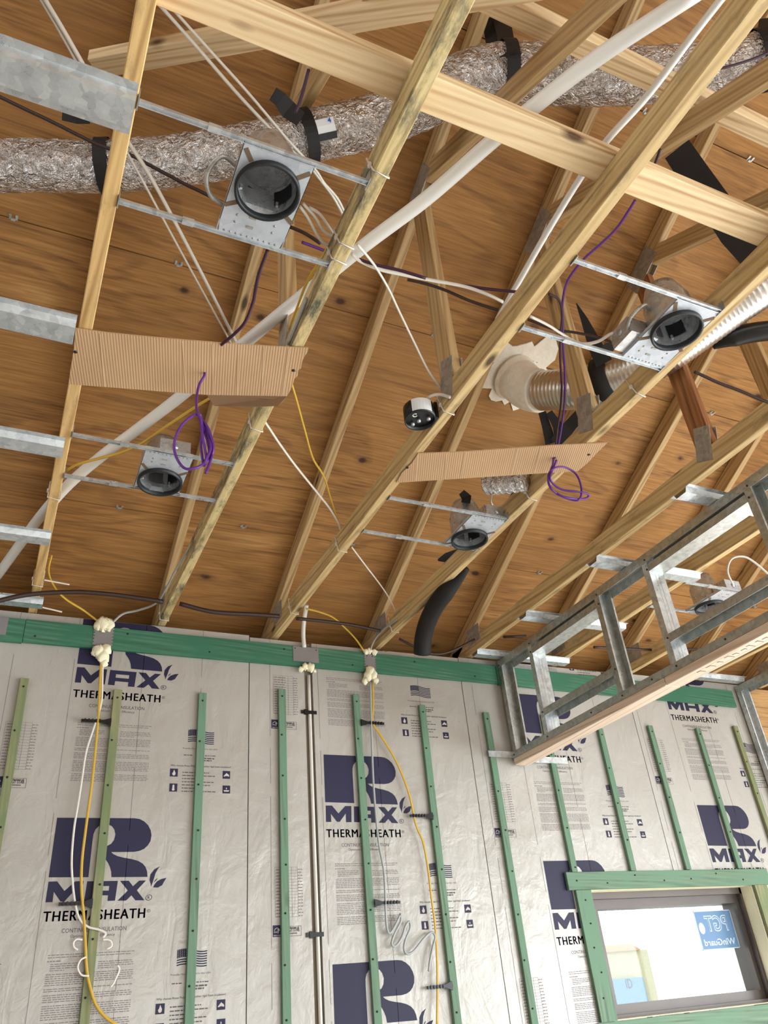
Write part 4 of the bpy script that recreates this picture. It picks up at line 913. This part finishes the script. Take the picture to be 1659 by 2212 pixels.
# ================================================================== PIPES AND WHITE CABLES IN THE ROOF SPACE
cable('pvc_pipe', [pz(p, 1.95 - .011 * max(0, i - 6)) for i, p in enumerate([(1510, -20), (1300, 118), (1160, 225), (1055, 312), (920, 430), (790, 528), (640, 650), (520, 748), (390, 856), (300, 925), (220, 985), (150, 1045), (90, 1112), (40, 1180), (-10, 1250)])], .021, PVC, 'long white plastic pipe running diagonally across the whole roof space', 'pipe', n=16)
cable('pvc_pipe', [pz(p, 1.94) for p in [(1572, -20), (1500, 72), (1400, 205), (1310, 305), (1250, 390), (1180, 505), (1120, 610), (1075, 690)]], .0095, PVC, 'thin white tube slanting down beside the chord of the black box', 'pipe', n=12)
pairs = [([(83, -10), (130, 70), (180, 160), (250, 285), (300, 375), (400, 560), (500, 742)], 1.99, .0045, 'thinner white cable of the long left pair'), ([(92, -10), (140, 70), (200, 175), (270, 295), (330, 390), (420, 560), (512, 742)], 1.99, .0075, 'thicker white cable of the long left pair'),
         ([(340, 5), (420, 95), (520, 210), (620, 315), (660, 348), (690, 385), (720, 425), (745, 470)], 1.99, .006, 'left white cable slanting over the large recessed light'), ([(372, 18), (450, 105), (540, 205), (620, 300), (680, 365), (700, 395), (730, 430), (750, 472)], 1.99, .005, 'right white cable slanting over the large recessed light')]
for pts, z, r, lab in pairs: cable('white_cable', [pz(p, z) for p in pts], r, ROMX, lab, squash=.7)
for i, (pts, lab) in enumerate((([(648, 446), (665, 470), (690, 515), (716, 538)], 'lowest white cable from the large light to the stained chord'), ([(655, 440), (680, 468), (700, 500), (724, 514)], 'middle white cable from the large light to the stained chord'), ([(668, 448), (690, 462), (712, 492), (730, 515)], 'upper white cable from the large light to the stained chord'))):
    cable('white_cable', [pz(p, 1.86 + .01 * i) for p in pts], .0065, ROMX, lab, squash=.6)
cable('white_cable', [pz(p, 1.9) for p in [(760, 548), (780, 565), (820, 582), (870, 593), (930, 605), (1000, 618), (1050, 635), (1086, 652)]], .0075, ROMX, 'white cable bridging from the stained chord to the next chord', squash=.6)
cable('white_cable', [pz(p, 1.88) for p in [(772, 528), (795, 555), (815, 582), (840, 625), (862, 672), (895, 740), (925, 800), (957, 846)]], .006, ROMX, 'white cable dropping from the stained chord to the black box', squash=.6)
cable('white_cable', [px((972, 858), 1.2), px((950, 852), 1.19), px((930, 856), 1.17), px((914, 870), 1.16), px((908, 880), 1.155), px((914, 895), 1.16)], .006, ROMX, 'white cable looping into the top of the black box', squash=.7)
cable('white_cable', [pz(p, 1.84) for p in [(1145, 683), (1185, 703), (1215, 722), (1253, 742), (1290, 738), (1318, 722), (1340, 715), (1362, 716)]], .0065, ROMX, 'white cable sagging along the hanger bar of the bright light', squash=.6)
cable('grey_cable', [pz(p, 1.87) for p in [(1350, 838), (1320, 862), (1290, 880), (1268, 905), (1245, 930), (1225, 958)]], .008, GRYC, 'pale grey cable running down past the ribbed duct to the cardboard', squash=.6)
cable('white_cable', [pz(p, 1.86) for p in [(562, 896), (581, 924), (605, 960), (640, 1008), (690, 1070), (712, 1098), (730, 1128), (736, 1145)]], .0065, ROMX, 'white cable crossing down to the chord above the wide nail guard', squash=.6)
cable('white_cable', [pz(p, 1.86) for p in [(760, 1182), (790, 1222), (825, 1268), (845, 1300), (857, 1330), (860, 1348)]], .005, ROMX, 'thin white cable falling toward the truss by the black hose', squash=.6)
cable('yellow_cable', [pz(p, 1.87) for p in [(628, 822), (640, 862), (660, 935), (676, 990), (700, 1030), (716, 1082), (737, 1146)]], .0065, YEL, 'yellow cable bending down from the torn cardboard end', squash=.6)
cable('yellow_cable', [pz(p, 1.88) for p in [(470, 850), (420, 880), (360, 920), (305, 958), (260, 978), (215, 990), (170, 1002), (145, 1015)]], .0065, YEL, 'yellow cable passing over the light below the cardboard', squash=.6)
cable('yellow_cable', [pz(p, 1.93) for p in [(962, 20), (944, 53), (894, 134), (870, 185), (852, 223), (838, 281), (820, 330)]], .0075, YEL, 'yellow cable along the stained chord near the top of the photo', squash=.5)
cable('yellow_cable', [pz(p, 1.88) for p in [(748, 468), (737, 483), (716, 521), (690, 565), (663, 610), (640, 670), (615, 737)]], .0075, YEL, 'yellow cable along the stained chord above the large cardboard strip', squash=.5)
cable('grey_cable', [px(p, .603) for p in [(662, 645), (640, 700), (622, 742)]], .009, GRYC, 'grey cable stapled to the stained chord above the cardboard', squash=.5)
cable('white_cable', [pz(p, 1.9) for p in [(1105, 1046), (1070, 1058), (1060, 1080), (1066, 1095)]], .006, ROMX, 'white cable curling into the light under the narrow cardboard', squash=.7)
cable('white_cable', [pt(p, 3.7) for p in [(1585, 1265), (1572, 1235), (1580, 1208), (1605, 1202), (1630, 1215), (1665, 1245)]], .006, ROMX, 'white cable looping above the half hidden light at the right', squash=.7)
# nylon ties round the chords
def tie(k, p, lab, drop=0):
    xr = TR[k]; q = pz(p, CH); y = q.y; m_ = MB(); a, b = xr - .0405, xr + .0025
    m_.tube([V(a, y + .03, CH + .092), V(a, y, CH - .003), V(b, y + .004, CH - .003), V(b, y + .03, CH + .092), V(a, y + .03, CH + .092)], .0028, 5)
    m_.box((a - .007, y + .005, CH + .03), (a - .001, y + .017, CH + .042)); m_.build('cable_tie', TIE, None, lab, 'cable tie')
for k, p, lab in ((1, (835, 378), 'white nylon tie on the stained chord beside the large light bar'), (1, (762, 533), 'white nylon tie on the stained chord by the three white cables'), (1, (740, 565), 'white nylon tie on the stained chord above the bar foot'), (1, (568, 930), 'white nylon tie on the stained chord below the large cardboard'), (1, (350, 1338), 'white nylon tie at the wall end of the stained chord'),
                  (2, (968, 890), 'white nylon tie on the chord next to the black box'), (2, (742, 1190), 'white nylon tie on the chord where the yellow cable ends'), (2, (640, 1325), 'white nylon tie at the wall end of the black box chord'),
                  (0, (112, 1075), 'white nylon tie on the left chord below a light bar'), (0, (78, 1264), 'white nylon tie at the wall end of the left chord'), (3, (1398, 855), 'white nylon tie on the chord below the bright light'), (3, (1165, 1080), 'white nylon tie on the chord beside the purple loop'), (3, (860, 1365), 'white nylon tie at the wall end of the ribbed duct chord')):
    tie(k, p, lab)
for p0, p1, lab in (((96, 1253), (150, 1263), 'white tie tail sticking out right of the left chord'), ((92, 1312), (134, 1322), 'lower white tie tail sticking out by the last left channel')):
    m_ = MB(); m_.ribbon([py(p0, 3.4), py(p1, 3.38)], .006, .002); m_.build('cable_tie', TIE, None, lab, 'cable tie')

# ================================================================== DUCTS
DP = [((-40, 360), 2.7, .086), ((60, 358), 2.72, .086), ((180, 360), 2.74, .086), ((300, 356), 2.76, .086), ((420, 343), 2.78, .086), ((520, 325), 2.8, .086), ((620, 305), 2.82, .088), ((720, 283), 2.86, .09), ((820, 258), 2.9, .093), ((900, 225), 2.92, .097), ((980, 185), 2.95, .1), ((1060, 160), 2.97, .103), ((1150, 158), 2.98, .105), ((1250, 164), 2.97, .105), ((1350, 165), 2.96, .1), ((1450, 160), 2.95, .098), ((1550, 150), 2.94, .1), ((1640, 132), 2.93, .102), ((1720, 110), 2.92, .102)]
axis = smooth([pt(p, t) for p, t, r in DP], 10); rad = []
for i in range(len(DP) - 1):
    for j in range(10): rad.append(DP[i][2] + (DP[i + 1][2] - DP[i][2]) * j / 10)
rad.append(DP[-1][2])
m_ = MB(); n = 40; rg = random.Random(11); vs = []
fr_prev = None; frames = []
for i, p in enumerate(axis):
    tg = (axis[min(i + 1, len(axis) - 1)] - axis[max(i - 1, 0)]).normalized(); a = V(0, 0, 1) - tg * tg.z; a.normalize(); b = tg.cross(a); frames.append((tg, a, b))
    for k in range(n):
        th = 2 * math.pi * k / n
        w = 1 + .012 * math.sin(5 * th + i * .9) + .018 * math.sin(i * 2.1) + rg.uniform(-.022, .022)
        vs.append(p + (a * math.cos(th) + b * math.sin(th)) * rad[i] * w)
fs = [(i * n + k, i * n + (k + 1) % n, (i + 1) * n + (k + 1) % n, (i + 1) * n + k) for i in range(len(axis) - 1) for k in range(n)]
m_.add(vs, fs, True); FD = m_.build('flexible_duct', FDUCT, None, 'silver foil flexible duct snaking across the top of the roof space', 'duct')
def ix(pxx): return min(range(len(axis)), key=lambda i: abs((axis[i].dot(R_) / axis[i].dot(F_)) * FPX + CX - pxx))
i = ix(688); tg, a, b = frames[i]; m_ = MB(); vs = []
vd = -axis[i].normalized(); vd = (vd - tg * vd.dot(tg)).normalized(); up = tg.cross(vd); up = up if up.z > 0 or True else -up
for u in (-.035, .035):
    for ang in (-.25, 0, .25, .5):
        d = vd * math.cos(ang) + (up if up.dot(U_) > 0 else -up) * math.sin(ang); vs.append(axis[i] + tg * u + d * (rad[i] * 1.06))
m_.add(vs, [(0, 1, 5, 4), (1, 2, 6, 5), (2, 3, 7, 6)]); m_.m = 1
d0 = vs[0:2] + vs[4:6]; m_.add([q - vd * -.001 for q in (vs[0], vs[1], vs[5], vs[4])], [(0, 1, 2, 3)]); m_.build('paper_label', [LBL, LBLK], FD)
m_ = MB(); ud = up if up.dot(U_) > 0 else -up; cc = axis[i] + tg * .012 + (vd * math.cos(.3) + ud * math.sin(.3)) * (rad[i] * 1.06 + .002); e2 = (ud * math.cos(.3) - vd * math.sin(.3)); rr = tg if tg.dot(R_) > 0 else -tg
vs, fs = text2d('4', .013, .017, .02); m_.add([cc + rr * x + e2 * y for x, y in vs], fs); m_.build('label_number', BLUE, FD)
def band(i, w, lab, tails=(), extra=1.06):
    tg, a, b = frames[i]; m_ = MB(); vs = []; n = 28
    for k in range(n):
        th = 2 * math.pi * k / n; d = a * math.cos(th) + b * math.sin(th)
        for (u, e) in ((-w / 2, extra), (w / 2, extra), (w / 2, extra + .03), (-w / 2, extra + .03)): vs.append(axis[i] + tg * u + d * rad[i] * e)
    m_.add(vs, [(4 * k + j, 4 * k + (j + 1) % 4, 4 * ((k + 1) % n) + (j + 1) % 4, 4 * ((k + 1) % n) + j) for k in range(n) for j in range(4)])
    for pts, ww in tails: m_.ribbon(pts, ww, .003)
    m_.build('hanging_strap', BLKC, None, lab, 'strap')
band(ix(228), .045, 'black strap round the foil duct beside the left chord')
band(ix(657), .045, 'black strap with a curled loose tail round the foil duct by the label', [([pt((650, 258), 2.72), pt((622, 236), 2.7), pt((606, 215), 2.66), pt((590, 203), 2.62)], [.05, .06, .05, .045])])
band(ix(1092), .05, 'black strap holding the foil duct up to the roof at the top', [([pt((1098, 118), 2.86), pt((1090, 70), 3.0), pt((1078, 28), 3.15)], .06), ([pt((1068, 120), 3.06), pt((1060, 70), 3.1), pt((1052, 26), 3.15)], .05)])
band(ix(1636), .05, 'black strap round the foil duct at the upper right corner', [([pt((1650, 85), 2.84), pt((1655, 40), 3.0)], .05)])
m_ = MB(); m_.ribbon([pt((135, 245), 2.75), pt((165, 252), 2.73), pt((192, 252), 2.72)], .045, .003); m_.build('strap_scrap', BLKC, None, 'black strap scrap peeking out below the nearest steel channel', 'strap')
# semi-rigid ribbed duct to the sealed roof outlet
sp_ = [(pd((1112, 815)), .105), (pt((1150, 842), 3.9), .1), (pt((1205, 842), 3.78), .098), (pt((1260, 838), 3.68), .096), (pt((1320, 815), 3.58), .095), (pt((1380, 795), 3.5), .094), (pt((1440, 760), 3.44), .093), (pt((1500, 718), 3.4), .092), (pt((1570, 668), 3.36), .091), (pt((1640, 622), 3.32), .09), (pt((1720, 570), 3.3), .09)]
ax2 = smooth([p for p, r in sp_], 22); m_ = MB(); rr = [.0985 - (.0022 if i % 3 == 0 else 0) - .00004 * i for i in range(len(ax2))]
m_.tube(ax2[10:], rr[10:], 36); SD = m_.build('ribbed_duct', ALU, None, 'ribbed aluminium duct curving from the white sealed roof outlet', 'duct')
m_ = MB(); c0 = pd((1110, 812)); dn = V(0, SL, 1).normalized()
m_.tube([ax2[i] for i in range(0, 30)], [.125, .122, .119, .116] + [.112 - .0002 * i for i in range(26)], 30)
rg = random.Random(4); ring = []; e1 = V(1, 0, 0); e2 = V(0, 1, -SL).normalized(); cpd = pd((1118, 806))
for k in range(40):
    a = 2 * math.pi * k / 40; q = .165 + rg.uniform(-.022, .04) + (.06 if .6 < a < 1.3 else 0); ring.append(cpd + (e1 * math.cos(a) + e2 * -math.sin(a)) * q - V(0, 0, .002))
m_.prism(ring, (0, 0, -.006)); m_.build('outlet_sealant', MASTIC, SD)
i2 = min(range(len(ax2)), key=lambda i: abs((ax2[i].dot(R_) / ax2[i].dot(F_)) * FPX + CX - 1312)); tg = (ax2[i2 + 1] - ax2[i2 - 1]).normalized()
m_ = MB(); m_.tube([ax2[i2] - tg * .035, ax2[i2] + tg * .035], .108, 30); m_.build('hanging_strap', BLKC, None, 'black band strapped round the ribbed aluminium duct', 'strap')
m_ = MB(); p = smooth([pt((1052, 1042), 3.35), pt((1090, 1040), 3.3), pt((1135, 1034), 3.25)], 10); m_.tube(p, [.052 + .004 * math.sin(i * 2.2) for i in range(len(p))], 20); m_.build('foil_duct_stub', FDUCT, None, 'short crumpled silver duct stub under the narrow cardboard', 'duct')
# black hoses and scraps
m_ = MB(); p = smooth([pt((1008, 1228), 3.82), pt((985, 1255), 3.86), pt((962, 1280), 3.9), pt((940, 1310), 4.0), pt((923, 1345), 4.1), pt((914, 1380), 4.15), pt((912, 1412), 4.16)], 8); m_.tube(p, [.016 + .03 * min(1, i / 16) for i in range(len(p))], 14); m_.build('insulated_hose', BLKC, None, 'black insulated hose dropping behind the wall top', 'hose')
m_ = MB(); p = smooth([pt((1540, 748), 3.5), pt((1585, 728), 3.45), pt((1630, 718), 3.42), pt((1690, 712), 3.4)], 8); m_.tube(p, [.015 + .028 * min(1, i / 8) for i in range(len(p))], 14); m_.build('insulated_hose', BLK, None, 'black wrapped hose at the right edge beyond the ribbed duct', 'hose')
def strap(pts, w, lab, t=.003, name='hanging_strap'):
    m_ = MB(); m_.ribbon([pt(p, tt) for p, tt in pts], w, t); m_.build(name, BLKC, None, lab, 'strap')
strap([((1462, 322), 3.0), ((1500, 378), 3.0), ((1545, 440), 2.98), ((1585, 505), 2.96), ((1640, 575), 2.9)], [.1, .105, .105, .1, .08], 'wide black strap slanting behind the pale brace at the right')
strap([((1585, 500), 3.05), ((1625, 535), 3.05), ((1662, 562), 3.05)], [.02, .07, .08], 'second black strap fanning out below the pale brace at the right')
strap([((1245, 655), 3.5), ((1262, 690), 3.5), ((1285, 745), 3.5), ((1305, 785), 3.5)], [.004, .03, .06, .075], 'pointed black strap behind the web right of the purple cables')
strap([((1335, 742), 3.4), ((1315, 752), 3.4), ((1300, 758), 3.4)], [.01, .05, .03], 'small black strap end near the hanger bar of the bright light')
strap([((1171, 890), 3.65), ((1180, 920), 3.65), ((1190, 958), 3.65)], [.035, .04, .05], 'left black strap of the fan below the ribbed duct')
strap([((1186, 890), 3.62), ((1205, 920), 3.62), ((1212, 958), 3.62)], [.03, .045, .05], 'middle black strap of the fan below the ribbed duct')
strap([((1262, 888), 3.55), ((1232, 925), 3.6), ((1203, 960), 3.62)], [.06, .075, .075], 'right wide black strap of the fan below the ribbed duct')
strap([((1168, 1020), 3.6), ((1130, 1055), 3.65), ((1085, 1103), 3.7)], [.08, .06, .02], 'pointed black strap slanting above the light near the bulkhead')
strap([((997, 1063), 3.55), ((1008, 1075), 3.55), ((1006, 1086), 3.5)], [.03, .045, .04], 'tiny black strap end above the light under the narrow cardboard')
strap([((946, 1210), 3.9), ((965, 1205), 3.9), ((983, 1200), 3.9), ((996, 1192), 3.9)], [.01, .05, .055, .04], 'black scrap tied under the light by the bulkhead')

# ================================================================== BLACK ROUND BOX
bc = V(1.155, 1.86, 1.765)
nx = TR[2] - .038
RB = thing('ceiling_box', bc, 'black round plastic ceiling box with a white label on its side', 'junction box'); r = .056; bc = V(nx - .062, 1.86, 1.766)
m_ = MB(); m_.lathe([(r - .004, .02), (r - .004, -.002), (r, -.002), (r, .055), (r - .01, .066), (.001, .066)], bc, V(0, 0, 1), 32); m_.lathe([(r - .004, .012), (.001, .012)], bc, V(0, 0, 1), 32); m_.build('box_body', BLK, RB)
m_ = MB(); m_.box((nx - .012, bc.y - .03, bc.z + .005), (nx - .001, bc.y + .03, bc.z + .075)); m_.build('side_bracket', BLK, RB)
m_ = MB(); vs = []
for i in range(8):
    a = math.radians(215 + i * 11)
    for zz in (.003, .056): vs.append(bc + V(math.cos(a) * (r + .0008), math.sin(a) * (r + .0008), zz))
m_.add(vs, [(2 * i, 2 * i + 2, 2 * i + 3, 2 * i + 1) for i in range(7)]); m_.build('white_label', LBL, RB)
m_ = MB()
for ax, ay in ((.028, -.012), (-.012, .034), (.0, .01)): m_.cyl(bc + V(ax, ay, .0), bc + V(ax, ay, .012), .007, 10); 
m_.build('screw_post', CANM, RB)
m_ = MB(); m_.tube([bc + V(-.026 + .008 * math.cos(a), -.012 + .008 * math.sin(a), .006) for a in [i * .5 for i in range(11)]], .002, 5); m_.build('wire_curl', TIE, RB)
